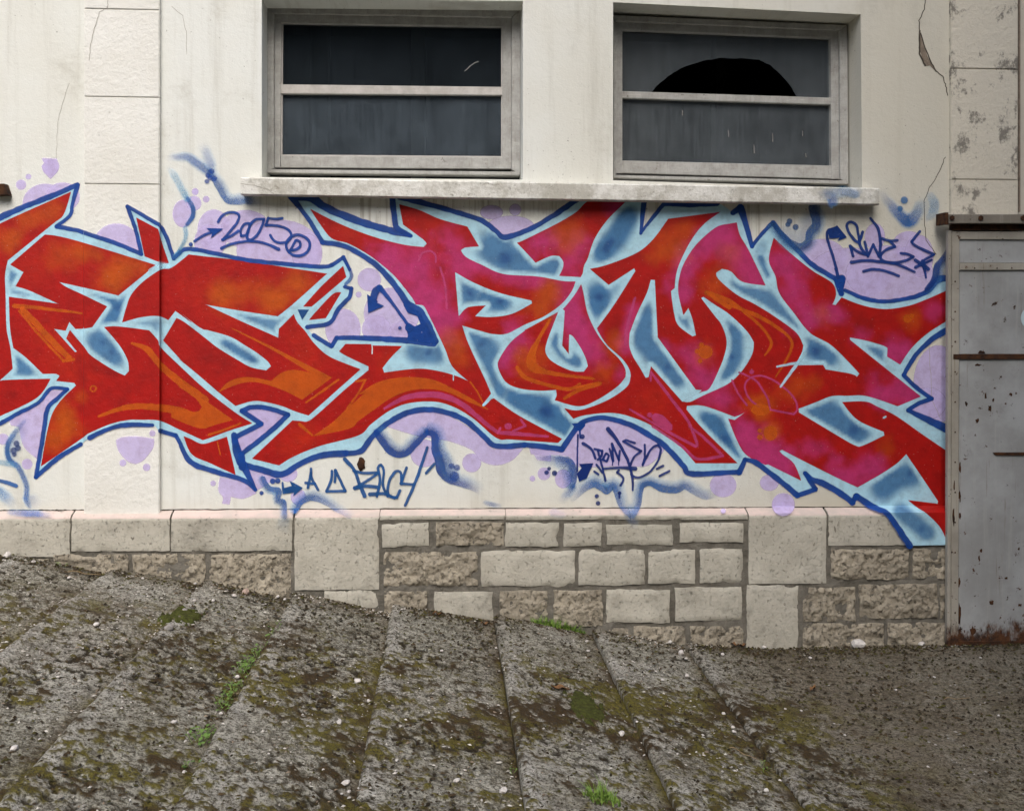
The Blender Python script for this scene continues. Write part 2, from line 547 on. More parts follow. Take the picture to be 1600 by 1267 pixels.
def slab_mesh(name, xa, xb, parent, first, fine=True, last=False):
    y_near = -16.0
    st = 0.0085 if fine else 0.06
    nx = max(6, int((xb - xa - 0.006) / st))
    ys = list(np.arange(-0.005, -2.85, -st)) if fine else list(np.arange(-0.005, -2.85, -0.08))
    ys += [-3.2, -4, -5.5, -8, -11, y_near]
    xs = np.linspace(xa + (0.001 if not first else 0), xb - (0.0015 if not last else 0), nx + 1)
    X, Y = np.meshgrid(xs, np.array(ys))
    Z = ground_z(np.clip(X, xa + 1e-4, xb - 1e-4))
    t = X - xa
    if not first:                                  # worn, rounded front edge of each slab
        wob = 0.007 * (fbm(X * 0 + xa * 5, Y * 5, 3, 4) - 0.5)
        X = X + wob * np.exp(-t / 0.05)
        Z = Z + 0.008 * np.exp(-np.abs(t - 0.03) / 0.03) - 0.011 * np.exp(-t / 0.008) * (0.5 + fbm(Y * 9, Y * 0 + xa, 4, 3))
        Z = Z - 0.007 * sstep(0.62, 0.75, fbm(Y * 6, X * 0 + xa * 3, 8, 3)) * np.exp(-t / 0.05)
    big = fbm(X * 2.2, Y * 2.2, 21, 4) - 0.5
    med = fbm(X * 14, Y * 14, 22, 4, 0.6) - 0.5
    fin = fbm(X * 60, Y * 60, 23, 3, 0.7) - 0.5
    amp = 1 - 0.45 * sstep(1.3, 2.0, X)
    Z = Z + 0.018 * big + amp * (0.011 * med + 0.0085 * fin)
    ms = moss_mask(X, Y)
    Z = Z + 0.005 * ms * (0.4 + fbm(X * 70, Y * 70, 31, 2))
    pt = sstep(0.56, 0.66, fbm(X * 46, Y * 46, 33, 2, 0.6)) * (0.25 + 0.75 * sstep(0.38, 0.58, fbm(X * 3.2, Y * 3.2, 35, 3)))
    pt = pt * (1 - 0.55 * sstep(1.4, 2.0, X))
    Z = Z - 0.007 * pt
    lp = np.clip(1.5 * np.exp(-np.abs(t - 0.035) / 0.03), 0, 1) * (0.35 + 0.65 * sstep(0.35, 0.6, fbm(X * 8, Y * 5, 37, 4))) if not first else np.zeros_like(X)
    lp = np.maximum(lp, 0.55 * sstep(0.55, 0.72, fbm(X * 3.5, Y * 3.5, 39, 5)))
    wall = sstep(-0.28, -0.03, Y + 0.10 * (fbm(X * 6, Y * 6, 41, 3) - 0.5))
    joint = np.exp(-(xb - X) / 0.032) if not last else np.zeros_like(X)
    dr = np.clip(0.75 * wall + 1.0 * joint + 0.8 * sstep(1.0, 1.8, X) + 0.25 * sstep(0.5, 0.65, fbm(X * 5, Y * 5, 43, 4)), 0, 1)  # dirt at wall and joints; the right side also gets painted-in shade
    ms = np.clip(ms + 1.2 * joint * sstep(0.36, 0.55, fbm(X * 3, Y * 6, 45, 3)) * sstep(-0.2, -0.6, Y), 0, 1)
    ny = len(ys)
    V = np.stack([X, Y, Z], -1).reshape(-1, 3)
    n1 = nx + 1
    idx = np.arange(ny * n1).reshape(ny, n1)
    F = np.stack([idx[:-1, :-1], idx[1:, :-1], idx[1:, 1:], idx[:-1, 1:]], -1).reshape(-1, 4)
    # side faces going down at the left and right edge
    nb = len(V)
    L = V[idx[:, 0]].copy(); L[:, 2] -= 0.12
    Rr = V[idx[:, -1]].copy(); Rr[:, 2] -= 0.12
    V = np.concatenate([V, L, Rr])
    li = nb + np.arange(ny); ri = nb + ny + np.arange(ny)
    FL = np.stack([idx[:-1, 0], li[:-1], li[1:], idx[1:, 0]], -1)
    FR = np.stack([idx[:-1, -1], idx[1:, -1], ri[1:], ri[:-1]], -1)
    F = np.concatenate([F, FL, FR])
    me = bpy.data.meshes.new(name)
    me.from_pydata(V.tolist(), [], F.tolist())
    for nm, arr, e in (('moss', ms, 0), ('pit', pt, 0), ('lip', lp, 0), ('dirt_shade', dr, 0.8)):
        a = me.attributes.new(nm, 'FLOAT', 'POINT')
        full = np.concatenate([arr.reshape(-1), np.full(2 * ny, e)])
        a.data.foreach_set('value', full.astype(np.float32))
    me.polygons.foreach_set('use_smooth', [True] * len(me.polygons))
    me.materials.append(M['ground'])
    o = bpy.data.objects.new(name, me)
    return link(o, parent)

ramp = empty('ramp')
tag(ramp, 'mossy concrete ramp of shallow sawtooth slabs climbing to the left', kind='structure')
for i, (xa, za, xb, zb) in enumerate(prof):
    slab_mesh('slab', xa, xb, ramp, False, fine=(xb > -2.75))
pav = slab_mesh('pavement', pv0.x, 3.55, None, False, True, True)
tag(pav, 'flat brown concrete pavement in front of the metal door', kind='structure')
bm = bmesh.new()
x0, x1, y0, y1, zb = 3.54, 14.0, -0.005, -14.0, -0.012
bm.faces.new([bm.verts.new(v) for v in ((x0, y1, zb), (x1, y1, zb), (x1, y0, zb), (x0, y0, zb))])
tag(mesh_obj('street', bm, M['ground']), 'brown concrete street going on beyond the door', kind='structure')

# unseen house, added to hide the right half of the sky from the wall
nb = empty('added_shade_house', (8.5, -9.0, 0))
tag(nb, 'plain grey unseen house with tiled roof, added on the right to shade the wall', 'building')
bm = bmesh.new(); bmesh.ops.create_cube(bm, size=1)
for v in bm.verts:
    v.co.x = 2.25 if v.co.x < 0 else 15; v.co.y = -14 if v.co.y < 0 else -4.4; v.co.z = -0.05 if v.co.z < 0 else 11.5
mesh_obj('wall', bm, m_simple('house_render', (0.20, 0.185, 0.165), (0.15, 0.14, 0.125), 2, 0.9), nb)
bm = bmesh.new()
rv = [bm.verts.new(q) for q in ((2.05, -4.1, 11.5), (15.3, -4.1, 11.5), (15.3, -14.4, 11.5), (2.05, -14.4, 11.5), (2.05, -9.6, 14), (15.3, -9.6, 14))]
for q in ((0, 1, 5, 4), (1, 2, 5), (2, 3, 4, 5), (3, 0, 4), (3, 2, 1, 0)): bm.faces.new([rv[i] for i in q])
mesh_obj('roof', bm, m_simple('roof_tiles', (0.16, 0.07, 0.05), (0.10, 0.05, 0.04), 12, 0.9), nb)

far = empty('added_dark_house', (-10, -20, 0))  # unseen house, added so the panes reflect something dark
tag(far, 'long dark unseen house, added behind the camera to keep the glass dark', 'building')
bm = bmesh.new(); bmesh.ops.create_cube(bm, size=1)
for v in bm.verts:
    v.co.x = -26 if v.co.x < 0 else 6; v.co.y = -24 if v.co.y < 0 else -18; v.co.z = -0.5 if v.co.z < 0 else 10.0
mesh_obj('wall', bm, m_simple('dark_stone', (0.10, 0.095, 0.085), (0.06, 0.058, 0.05), 2, 0.9), far)
bm = bmesh.new()
rv = [bm.verts.new(q) for q in ((-26.4, -17.6, 10), (6.4, -17.6, 10), (6.4, -24.4, 10), (-26.4, -24.4, 10), (-26.4, -21, 12), (6.4, -21, 12))]
for q in ((0, 1, 5, 4), (1, 2, 5), (2, 3, 4, 5), (3, 0, 4), (3, 2, 1, 0)): bm.faces.new([rv[i] for i in q])
mesh_obj('roof', bm, bpy.data.materials['roof_tiles'], far)

# ------------------------------------------------------------------ building
B = empty('building', (0, 0, 0))
tag(B, 'old cream plastered building with two dark windows above a limestone block plinth', 'building')

def face_obj(name, polys, mat, parent, back=None, bevel=0):
    bm = bmesh.new()
    for poly in polys:
        bm.faces.new([bm.verts.new(v) for v in poly])
    bmesh.ops.remove_doubles(bm, verts=bm.verts, dist=1e-5)
    bmesh.ops.recalc_face_normals(bm, faces=bm.faces)
    return mesh_obj(name, bm, mat, parent)

def prism(name, quad, yf, yb, mat, parent, bevel=0.0, taper=0.0):
    """a member seen at the four photo pixels quad (tl,tr,br,bl) with its front on plane yf, going back to yb"""
    f = [at(x, y, yf) for x, y in quad]
    bk = [Vector((p.x, yb, p.z)) for p in f]
    bm = bmesh.new()
    vf = [bm.verts.new(p) for p in f]; vb = [bm.verts.new(p) for p in bk]
    bm.faces.new(vf); bm.faces.new(vb[::-1])
    n = len(f)
    for i in range(n):
        j = (i + 1) % n
        bm.faces.new((vf[i], vb[i], vb[j], vf[j]))
    bmesh.ops.recalc_face_normals(bm, faces=bm.faces)
    if bevel:
        es = [e for e in bm.edges if all(abs(v.co.y - yf) < 1e-6 for v in e.verts)]
        bmesh.ops.bevel(bm, geom=es, offset=bevel, segments=2, affect='EDGES', profile=0.6)
    return mesh_obj(name, bm, mat, parent)

XP0, XP1 = at(131, 400, -0.028).x, at(249, 400, -0.028).x      # left pilaster
XR0, XR1 = at(1487, 200, -0.028).x, at(1591, 200, -0.028).x    # right pilaster
ZT = 4.6
W1 = [at(409, -2), at(817, 2), at(817, 281), at(409, 277)]
W2 = [at(958, 4), at(1345, 23), at(1347, 294), at(958, 282)]
P = lambda x, z, y=0.0: Vector((x, y, z))
XL = -6.5
# plaster bays
face_obj('wall', [[P(XL, zfoot(XL)), P(XP0, zfoot(XP0)), P(XP0, ZT), P(XL, ZT)]], M['plaster'], B)
pol = [
    [P(XP1, zfoot(XP1)), P(W1[3].x, zfoot(W1[3].x)), W1[3], W1[0], P(W1[0].x, ZT), P(XP1, ZT)],
    [P(W1[3].x, zfoot(W1[3].x)), P(W1[2].x, zfoot(W1[2].x)), W1[2], W1[3]],
    [W1[0], W1[1], P(W1[1].x, ZT), P(W1[0].x, ZT)],
    [P(W1[2].x, zfoot(W1[2].x)), P(W2[3].x, zfoot(W2[3].x)), W2[3], W2[0], P(W2[0].x, ZT), P(W1[1].x, ZT), W1[1], W1[2]],
    [P(W2[3].x, zfoot(W2[3].x)), P(W2[2].x, zfoot(W2[2].x)), W2[2], W2[3]],
    [W2[0], W2[1], P(W2[1].x, ZT), P(W2[0].x, ZT)],
    [P(W2[2].x, zfoot(W2[2].x)), P(XR0, zfoot(XR0)), P(XR0, ZT), P(W2[1].x, ZT), W2[1], W2[2]],
]
for Wn in (W1, W2):                              # reveals
    for i in range(4):
        a, b = Wn[i], Wn[(i + 1) % 4]
        pol.append([a, b, P(b.x, b.z, 0.24), P(a.x, a.z, 0.24)])
face_obj('wall', pol, M['plaster'], B)
face_obj('wall', [[P(XR1, -0.02), P(9, -0.02), P(9, ZT), P(XR1, ZT)]], M['plaster'], B)

# pilasters of painted blocks with open joints
rnd = random.Random(4)
def pilaster(xa, xb, joints, zlo):
    p = empty('pilaster', (0, 0, 0), B)
    zs = [zlo] + sorted(joints) + [ZT]
    for i in range(len(zs) - 1):
        bm = bmesh.new()
        g = 0.0011
        bmesh.ops.create_cube(bm, size=1)
        for v in bm.verts:
            v.co.x = (xa + 0.0005 if v.co.x < 0 else xb - 0.0005)
            v.co.y = -0.028 + rnd.uniform(-0.0008, 0.0008) if v.co.y < 0 else 0.03
            v.co.z = zs[i] + (g if i else 0) if v.co.z < 0 else zs[i + 1] - g
        es = [e for e in bm.edges if all(v.co.y < -0.02 for v in e.verts)]
        bmesh.ops.bevel(bm, geom=es, offset=0.0035, segments=2, affect='EDGES')
        mesh_obj('block', bm, M['block'], p)
    bm = bmesh.new()
    bmesh.ops.create_cube(bm, size=1)
    for v in bm.verts:
        v.co.x = xa + 0.004 if v.co.x < 0 else xb - 0.004
        v.co.y = -0.023 if v.co.y < 0 else 0.02
        v.co.z = zlo if v.co.z < 0 else ZT
    mesh_obj('joint_mortar', bm, M['render'], p)
zj = lambda y, x=190: at(x, y, -0.028).z
pilaster(XP0, XP1, [zj(15), zj(152), zj(288), zj(-125), zj(-260), zj(470), zj(612)], at(190, 799, -0.028).z - 0.03)
pilaster(XR0, XR1, [zj(108, 1540), zj(281, 1540), zj(-60, 1540)], -0.02)

# dark room behind the windows
zc0, zc1 = 1.6, 4.2
bm = bmesh.new()
bmesh.ops.create_cube(bm, size=1)
for v in bm.verts:
    v.co.x = -2.2 if v.co.x < 0 else 2.9
    v.co.y = 0.2405 if v.co.y < 0 else 4.0
    v.co.z = zc0 if v.co.z < 0 else zc1
bmesh.ops.delete(bm, geom=[f for f in bm.faces if all(v.co.y < 1 for v in f.verts)], context='FACES')
mesh_obj('interior', bm, M['dark'], B)
# inner skin of the wall round the openings, so that no light leaks in
for (xa, xb) in ((-2.2, W1[0].x - 0.0), (W1[1].x, W2[0].x), (W2[2].x, 2.9)):
    face_obj('inner_wall', [[P(xa, zc0, 0.2402), P(xb, zc0, 0.2402), P(xb, zc1, 0.2402), P(xa, zc1, 0.2402)]], M['dark'], B)
for Wn in (W1, W2):
    za, zb_ = max(Wn[0].z, Wn[1].z), min(Wn[2].z, Wn[3].z)
    for (z0_, z1_) in ((za - 0.03, zc1), (zc0, zb_ + 0.03)):
        face_obj('inner_wall', [[P(Wn[0].x, z0_, 0.2404), P(Wn[1].x, z0_, 0.2404), P(Wn[1].x, z1_, 0.2404), P(Wn[0].x, z1_, 0.2404)]], M['dark'], B)
for (px0, px1, Y) in ((642, 664, 0.7), (485, 512, 1.1), (1120, 1135, 1.5)):
    prism('interior_post', [(px0, -60), (px1, -60), (px1, 300), (px0, 300)], Y, Y + 0.15, M['post'] if px0 < 700 else M['dark'], B)

# windows
def window(loc, label, parts, panes, gmat):
    wd = empty('window', (0, 0, 0), B)
    wd['label'] = label
    for nm, q, yf, yb, bv, mt in parts:
        prism(nm, q, yf, yb, M[mt], wd, bv)
    for pl, gm in zip(panes, gmat):
        prism('pane', pl, 0.205, 0.209, M[gm], wd)
    return wd
YC, YS = 0.155, 0.175
window(0, 'window with two intact dark dirty panes', [
    ('casing', [(411, 11), (428, 21), (428, 263), (411, 270)], YC, 0.24, .003, 'wood'),
    ('casing', [(799.5, 27.5), (813, 17), (813, 273), (799.5, 265)], YC, 0.24, .003, 'wood'),
    ('casing', [(411, 11), (813, 16.5), (799.5, 27.3), (428.4, 21)], YC + .001, 0.24, .003, 'wood'),
    ('casing', [(412, 264.5), (812, 268.5), (812, 274), (412, 270)], YC - .012, 0.24, .003, 'wood'),
    ('sash_stile', [(428.5, 21.5), (439.5, 21.5), (438, 262), (427, 262)], YS, 0.23, .002, 'wood'),
    ('sash_stile', [(785, 27), (799, 27.5), (799, 264), (785, 264)], YS, 0.23, .002, 'wood'),
    ('sash_rail', [(439, 21.8), (785.5, 26.8), (785.5, 42), (439, 36)], YS, 0.23, .003, 'wood'),
    ('sash_rail', [(438.5, 243.5), (785.5, 246), (785.5, 264), (438.5, 262)], YS + .001, 0.23, .003, 'wood'),
    ('glazing_bar', [(438.5, 132), (785.5, 136), (785.5, 149), (438.5, 146.5)], YS + .003, 0.225, .004, 'putty'),
    ('putty_line', [(439.8, 36), (442, 37), (441, 243), (438.5, 243)], YS + .012, 0.225, 0, 'putty'),
    ('putty_line', [(438.5, 241.8), (785, 244.3), (785, 246.5), (438.5, 244)], YS + .0115, 0.225, 0, 'putty'),
    ('putty_line', [(783.2, 42), (785.2, 42), (785.2, 245), (783.2, 245)], YS + .012, 0.225, 0, 'putty'),
], [[(439, 36), (786, 42), (786, 140), (439, 140)], [(439, 140.5), (786, 140.5), (786, 247), (439, 244.5)]], ('glass', 'glass_mid'))
arc = [(1018, 144.5), (1030, 131), (1052, 114), (1078, 101), (1104, 94), (1130, 91), (1160, 91.5), (1185, 94), (1204, 102), (1222, 118), (1236, 136), (1247, 153)]
_ja = random.Random(9)
_fine = []
for _i in range(len(arc) - 1):
    for _k in range(3):
        _t = _k / 3
        _fine.append((arc[_i][0] * (1 - _t) + arc[_i + 1][0] * _t + _ja.uniform(-.8, .8), arc[_i][1] * (1 - _t) + arc[_i + 1][1] * _t + _ja.uniform(-.9, .9)))
arc = _fine + [arc[-1]]
window(1, 'window whose dusty upper pane has a large arched break', [
    ('casing', [(959, 24), (963, 33), (963, 272), (959, 277)], YC, 0.24, .002, 'wood'),
    ('casing', [(1312, 48), (1324, 40), (1326, 288), (1313, 280)], YC, 0.24, .003, 'wood'),
    ('casing', [(959, 24), (1324, 39.7), (1312, 47.6), (963.3, 33)], YC + .001, 0.24, .003, 'wood'),
    ('casing', [(959, 273.5), (1325, 282.5), (1325, 288), (959, 278)], YC - .012, 0.24, .003, 'wood'),
    ('sash_stile', [(962.5, 33.5), (972.5, 33.5), (972.5, 271), (961.5, 271)], YS, 0.23, .002, 'wood'),
    ('sash_stile', [(1298, 47.5), (1311.5, 48), (1312.5, 280), (1299, 280)], YS, 0.23, .002, 'wood'),
    ('sash_rail', [(972, 34), (1298.5, 47), (1298.5, 60), (972, 47)], YS, 0.23, .003, 'wood'),
    ('sash_rail', [(972, 251), (1299, 259), (1299, 279.5), (972, 270.5)], YS + .001, 0.23, .003, 'wood'),
    ('glazing_bar', [(972, 142.5), (1299, 153), (1299, 164), (972, 153.5)], YS + .003, 0.225, .004, 'wood'),
], [[(971, 46), (1300, 59), (1300, 157)] + [(1247, 158)] + arc[::-1] + [(1018, 148), (971, 147)],
    [(971, 147.5), (1300, 158), (1300, 261), (971, 252)]], ('glass2', 'glass2'))

# sill: one long concrete slab under both windows
def sill():
    Yf = -0.085
    a, b = at(376, 277, Yf), at(1374, 294, Yf)
    c, d = at(1374, 320, Yf), at(376, 304.5, Yf)
    n = 60
    bm = bmesh.new()
    rows = []
    rr = random.Random(2)
    for i in range(n + 1):
        t = i / n
        top = a.lerp(b, t); bot = d.lerp(c, t)
        j = lambda s: rr.uniform(-s, s)
        row = [Vector((top.x, 0.15, top.z + 0.022)), Vector((top.x, Yf + 0.006, top.z + j(.0008))), Vector((top.x, Yf + j(.001), top.z - 0.006)),
               Vector((top.x, Yf + j(.0012), (top.z + bot.z) / 2)),
               Vector((top.x, Yf + j(.001), bot.z + 0.005)), Vector((top.x, Yf + 0.006 + j(.002), bot.z + j(.0012))), Vector((top.x, 0.02, bot.z + 0.004))]
        rows.append([bm.verts.new(v) for v in row])
    for i in range(n):
        for k in range(6):
            bm.faces.new((rows[i][k], rows[i + 1][k], rows[i + 1][k + 1], rows[i][k + 1]))
    bm.faces.new(rows[0]); bm.faces.new(rows[-1][::-1])
    # the back part that runs into the reveals must not lie inside the plaster ends
    bmesh.ops.recalc_face_normals(bm, faces=bm.faces)
    o = mesh_obj('window_sill', bm, M['sill'], B)
    o['label'] = 'long chipped concrete sill under both windows'
sill()

# ------------------------------------------------------------------ plinth
plinth = empty('plinth', (0, 0, 0), B)
plinth['label'] = 'limestone block plinth with grey mortar joints and a pinkish chamfered top'
_s = [0]
def stone_grid(name, x0, x1, z0, z1, yf, rough, mat, chamfer=0.0, wob=0.005, rnd_edge=0.004, shear=0.0):
    """one stone: displaced front, broken edges, sides running back into the mortar"""
    _s[0] += 1
    sd_ = _s[0] * 13
    step = 0.0065 if rough else 0.014
    nx = max(4, min(80, int((x1 - x0) / step))); nz = max(4, min(36, int((z1 - z0) / step)))
    u, v = np.meshgrid(np.linspace(0, 1, nx + 1), np.linspace(0, 1, nz + 1))
    X = x0 + u * (x1 - x0); Z = z0 + v * (z1 - z0)
    X0, Z0 = X.copy(), Z.copy()
    wx = (fbm(X0 * 0 + sd_, Z0 * 16, sd_, 3) - 0.5) * 2 * wob
    wz = (fbm(X0 * 16, Z0 * 0 + sd_, sd_ + 1, 3) - 0.5) * 2 * wob
    X = X + wx * np.abs(2 * u - 1) ** 3
    Z = Z + wz * np.abs(2 * v - 1) ** 3
    dd = np.minimum(np.minimum(X0 - x0, x1 - X0), np.minimum(Z0 - z0, z1 - Z0))
    dtop = z1 - Z0
    if chamfer:
        dd = np.minimum(np.minimum(X0 - x0, x1 - X0), Z0 - z0) + 0.002
    a = 0.019 if rough else 0.003
    d = (fbm(X0 * (28 if rough else 26), Z0 * (28 if rough else 26), sd_, 3, 0.6) - 0.5) * a * 1.3 + (fbm(X0 * 7, Z0 * 7, sd_ + 5, 3) - 0.5) * a
    if rough:
        d = d - 0.006 * sstep(0.55, 0.7, fbm(X0 * 40, Z0 * 40, sd_ + 9, 3))
    edge = rnd_edge * np.exp(-dd / (0.008 if rough else 0.0022))
    # chipped corners
    chip = 0.008 * sstep(0.6, 0.75, fbm(X0 * 12, Z0 * 12, sd_ + 3, 3)) * np.exp(-dd / 0.015)
    Yv = yf + d + edge + chip
    if chamfer:
        k = np.clip((chamfer - dtop) / chamfer, 0, 1)
        Yv = Yv + k * (0.058)
    Z = Z + shear * (X0 - (x0 + x1) / 2)
    me_v = np.stack([X, Yv, Z], -1).reshape(-1, 3)
    n1 = nx + 1
    idx = np.arange((nz + 1) * n1).reshape(nz + 1, n1)
    F = np.stack([idx[:-1, :-1], idx[:-1, 1:], idx[1:, 1:], idx[1:, :-1]], -1).reshape(-1, 4)
    ring = np.concatenate([idx[0, :], idx[1:, -1], idx[-1, -2::-1], idx[-2:0:-1, 0]])
    bv = me_v[ring].copy(); bv[:, 1] = 0.0 if not chamfer else 0.004
    nb = len(me_v)
    fi = nb + np.arange(len(ring)); ri = nb + len(ring) + np.arange(len(ring))   # own vertices: crisp arris
    F2 = np.stack([fi, ri, np.roll(ri, -1), np.roll(fi, -1)], -1)
    V = np.concatenate([me_v, me_v[ring], bv]); FF = np.concatenate([F, F2])
    me = bpy.data.meshes.new(name)
    me.from_pydata(V.tolist(), [], FF.tolist())
    for mm in mat: me.materials.append(mm)
    if len(mat) > 1:
        zc = Z0[:-1, :-1] + (z1 - z0) / nz * 0.6
        mi = (zc > z1 - chamfer * 1.02).astype(int).reshape(-1)
        me.polygons.foreach_set('material_index', np.concatenate([mi, np.zeros(len(F2), int)]))
    me.polygons.foreach_set('use_smooth', [True] * len(me.polygons))
    o = bpy.data.objects.new(name, me)
    return link(o, plinth)

def stone_px(xa, ya, xb, yb, rough=False, chamfer=False, yf=PL, wob=0.006, name='stone'):
    xm, ym = (xa + xb) / 2, (ya + yb) / 2
    x0_, x1_ = at(xa, ym, yf).x, at(xb, ym, yf).x
    z0_, z1_ = at(xm, yb, yf).z, at(xm, ya, yf).z
    sh = (at(xb, ym, yf).z - at(xa, ym, yf).z) / (x1_ - x0_) * (0.8 if xa > -100 else 0)
    if chamfer:
        z1_ = zfoot((x0_ + x1_) / 2) - 0.002
        ch = z1_ - at(xm, yfoot(xm) + 11, yf).z
        sh = (zfoot(x1_) - zfoot(x0_)) / (x1_ - x0_)
        return stone_grid(name, x0_, x1_, z0_, z1_, yf, rough, [M['stone'], M['coping']], ch, wob, shear=sh)
    return stone_grid(name, x0_, x1_, z0_, z1_, yf, rough, [M['rough'] if rough else M['stone']], 0, wob, shear=sh)

# mortar bed behind the stones
def mortar_bed():
    xs = np.linspace(XL, at(1483, 900, -0.04).x + 0.05, 420); zs = np.linspace(0, 1, 60)
    X, Z = np.meshgrid(xs, zs)
    top = np.array([zfoot(max(-3.5, x)) - 0.03 for x in xs])
    Z = -0.15 + Z * (top[None, :] + 0.15)
    Y = -0.0520 + (fbm(X * 18, Z * 18, 71, 4, 0.6) - 0.5) * 0.016 + (fbm(X * 4, Z * 4, 72, 2) - 0.5) * 0.008
    V = np.stack([X, Y, Z], -1).reshape(-1, 3)
    n1 = len(xs); idx = np.arange(len(zs) * n1).reshape(len(zs), n1)
    F = np.stack([idx[:-1, :-1], idx[:-1, 1:], idx[1:, 1:], idx[1:, :-1]], -1).reshape(-1, 4)
    me = bpy.data.meshes.new('mortar'); me.from_pydata(V.tolist(), [], F.tolist()); me.materials.append(M['mortar'])
    me.polygons.foreach_set('use_smooth', [True] * len(me.polygons))
    link(bpy.data.objects.new('mortar', me), plinth)
mortar_bed()
# coping course and tall dressed blocks (chamfered)
for (xa, xb, yb) in ((-560, -420, 880), (-417, -230, 880), (-227, -62, 875), (-59, 109, 870), (111.5, 265, 861), (267.5, 456.5, 861), (460, 592, 921.5),
                     (1170, 1291, 912), (1295, 1482, 852)):
    stone_px(xa, 797, xb, yb, chamfer=True, wob=0.003)
for (xa, xb) in ((593.5, 790), (790.8, 985), (985.8, 1168.5)):
    stone_px(xa, 797, xb, 812, chamfer=True, yf=PL + 0.002, wob=0.001)
ST = [  # x0 y0 x1 y1 rough
    (597, 818, 670, 854, 0), (681, 816, 787, 852, 1), (790, 817, 873, 854, 0), (881, 818, 940, 854, 0), (948, 820, 1051, 851, 0), (1062, 817, 1161, 847, 0),
    (599, 863, 746, 916, 1), (752, 861, 899, 916, 0), (904, 859, 1008, 914, 0), (1014, 859, 1087, 912, 0), (1094, 858, 1161, 911, 0),
    (508, 923, 592, 950, 0), (601, 924, 668, 960, 1), (679, 925, 770, 972, 0), (780, 923, 855, 975, 1), (864, 922, 941, 978, 1), (948, 922, 1047, 973, 0), (1055, 918, 1159, 970, 0),
    (949, 982, 982, 1000, 1), (990, 979, 1071, 1010, 1), (1079, 978, 1161, 1015, 1),
    (1167, 915, 1247, 1020, 0), (1299, 858, 1420, 905, 1), (1427, 857, 1479, 904, 1), (1255, 918, 1337, 971, 1), (1343, 913, 1465, 966, 1), (1469, 912, 1482, 966, 1),
    (1254, 974, 1381, 1020, 1), (1388, 973, 1482, 1020, 1),
    (84, 866, 200, 905, 1), (206, 866, 320, 925, 1), (327, 866, 455, 936, 1), (-120, 874, 76, 900, 1)]
for (xa, ya, xb, yb, rg) in ST:
    stone_px(xa, ya, xb, yb, bool(rg), yf=PL + (0.001 if rg else -0.001))

# ------------------------------------------------------------------ metal sliding door
door = empty('metal_door', (at(1600, 1014, -0.1).x, -0.1, 0))
tag(door, 'grey painted steel sliding door with rust along its foot, right of the graffiti', 'door')
YD = -0.088
XE = 1990                                       # the door goes on past the right edge of the picture
def dp(nm, q, yf, yb, mt, bv=0.002): return prism(nm, q, yf, yb, M[mt], door, bv)
dp('stile', [(1481.5, 360), (1486.5, 360), (1485.5, 1014), (1480, 1014)], YD - 0.004, -0.069, 'doorframe')
dp('stile', [(1487, 362), (1499, 362), (1497.5, 1013.5), (1486, 1013.5)], YD + 0.004, -0.069, 'doorframe')
dp('stile', [(XE - 16, 345), (XE, 345), (XE, 1013.5), (XE - 16, 1013.5)], YD + 0.003, -0.069, 'doorframe')
dp('rail', [(1499.4, 362), (XE - 16.4, 364), (XE - 16.4, 376), (1499.4, 374)], YD + 0.003, -0.069, 'doorframe')
dp('rail', [(1499.4, 411), (XE - 16.4, 411), (XE - 16.4, 422), (1499.4, 422)], YD + 0.003, -0.069, 'doorframe')
dp('panel', [(1499, 374.5), (XE - 16, 376.5), (XE - 16, 410.5), (1499, 410.5)], YD + 0.013, -0.06, 'door', 0)
dp('panel', [(1499, 423), (XE - 16, 423), (XE - 16, 553), (1499, 553)], YD + 0.013, -0.06, 'door', 0)
dp('panel', [(1499, 561), (XE - 16, 561), (XE - 16, 1001), (1497.5, 1001)], YD + 0.0105, -0.06, 'door', 0)
dp('weld_bar', [(1490, 553.5), (XE - 17, 552.5), (XE - 17, 560.5), (1490, 561.5)], YD + 0.001, -0.06, 'rust', 0.002)
dp('weld_bar', [(1552, 707), (XE - 17, 705), (XE - 17, 712), (1556, 711.5)], YD + 0.004, YD + 0.02, 'rust', 0.001)
dp('foot_rail', [(1497.8, 1001.5), (XE - 16.2, 1001.5), (XE - 16.2, 1013), (1497.8, 1013)], YD + 0.005, -0.06, 'rust')
for y in list(range(440, 1000, 47)):
    c = at(1492.5, y, YD + 0.002)
    bm = bmesh.new(); bmesh.ops.create_uvsphere(bm, u_segments=8, v_segments=5, radius=0.0042)
    for v in bm.verts: v.co = Vector((v.co.x + c.x, v.co.y * 0.6 + c.y, v.co.z + c.z))
    mesh_obj('rivet', bm, M['rust'], door)
for x in (1523, 1558, 1581):
    c = at(x, 419, YD + 0.001)
    bm = bmesh.new(); bmesh.ops.create_uvsphere(bm, u_segments=8, v_segments=5, radius=0.004)
    for v in bm.verts: v.co = Vector((v.co.x + c.x, v.co.y * 0.6 + c.y, v.co.z + c.z))
    mesh_obj('rivet', bm, M['rust'], door)
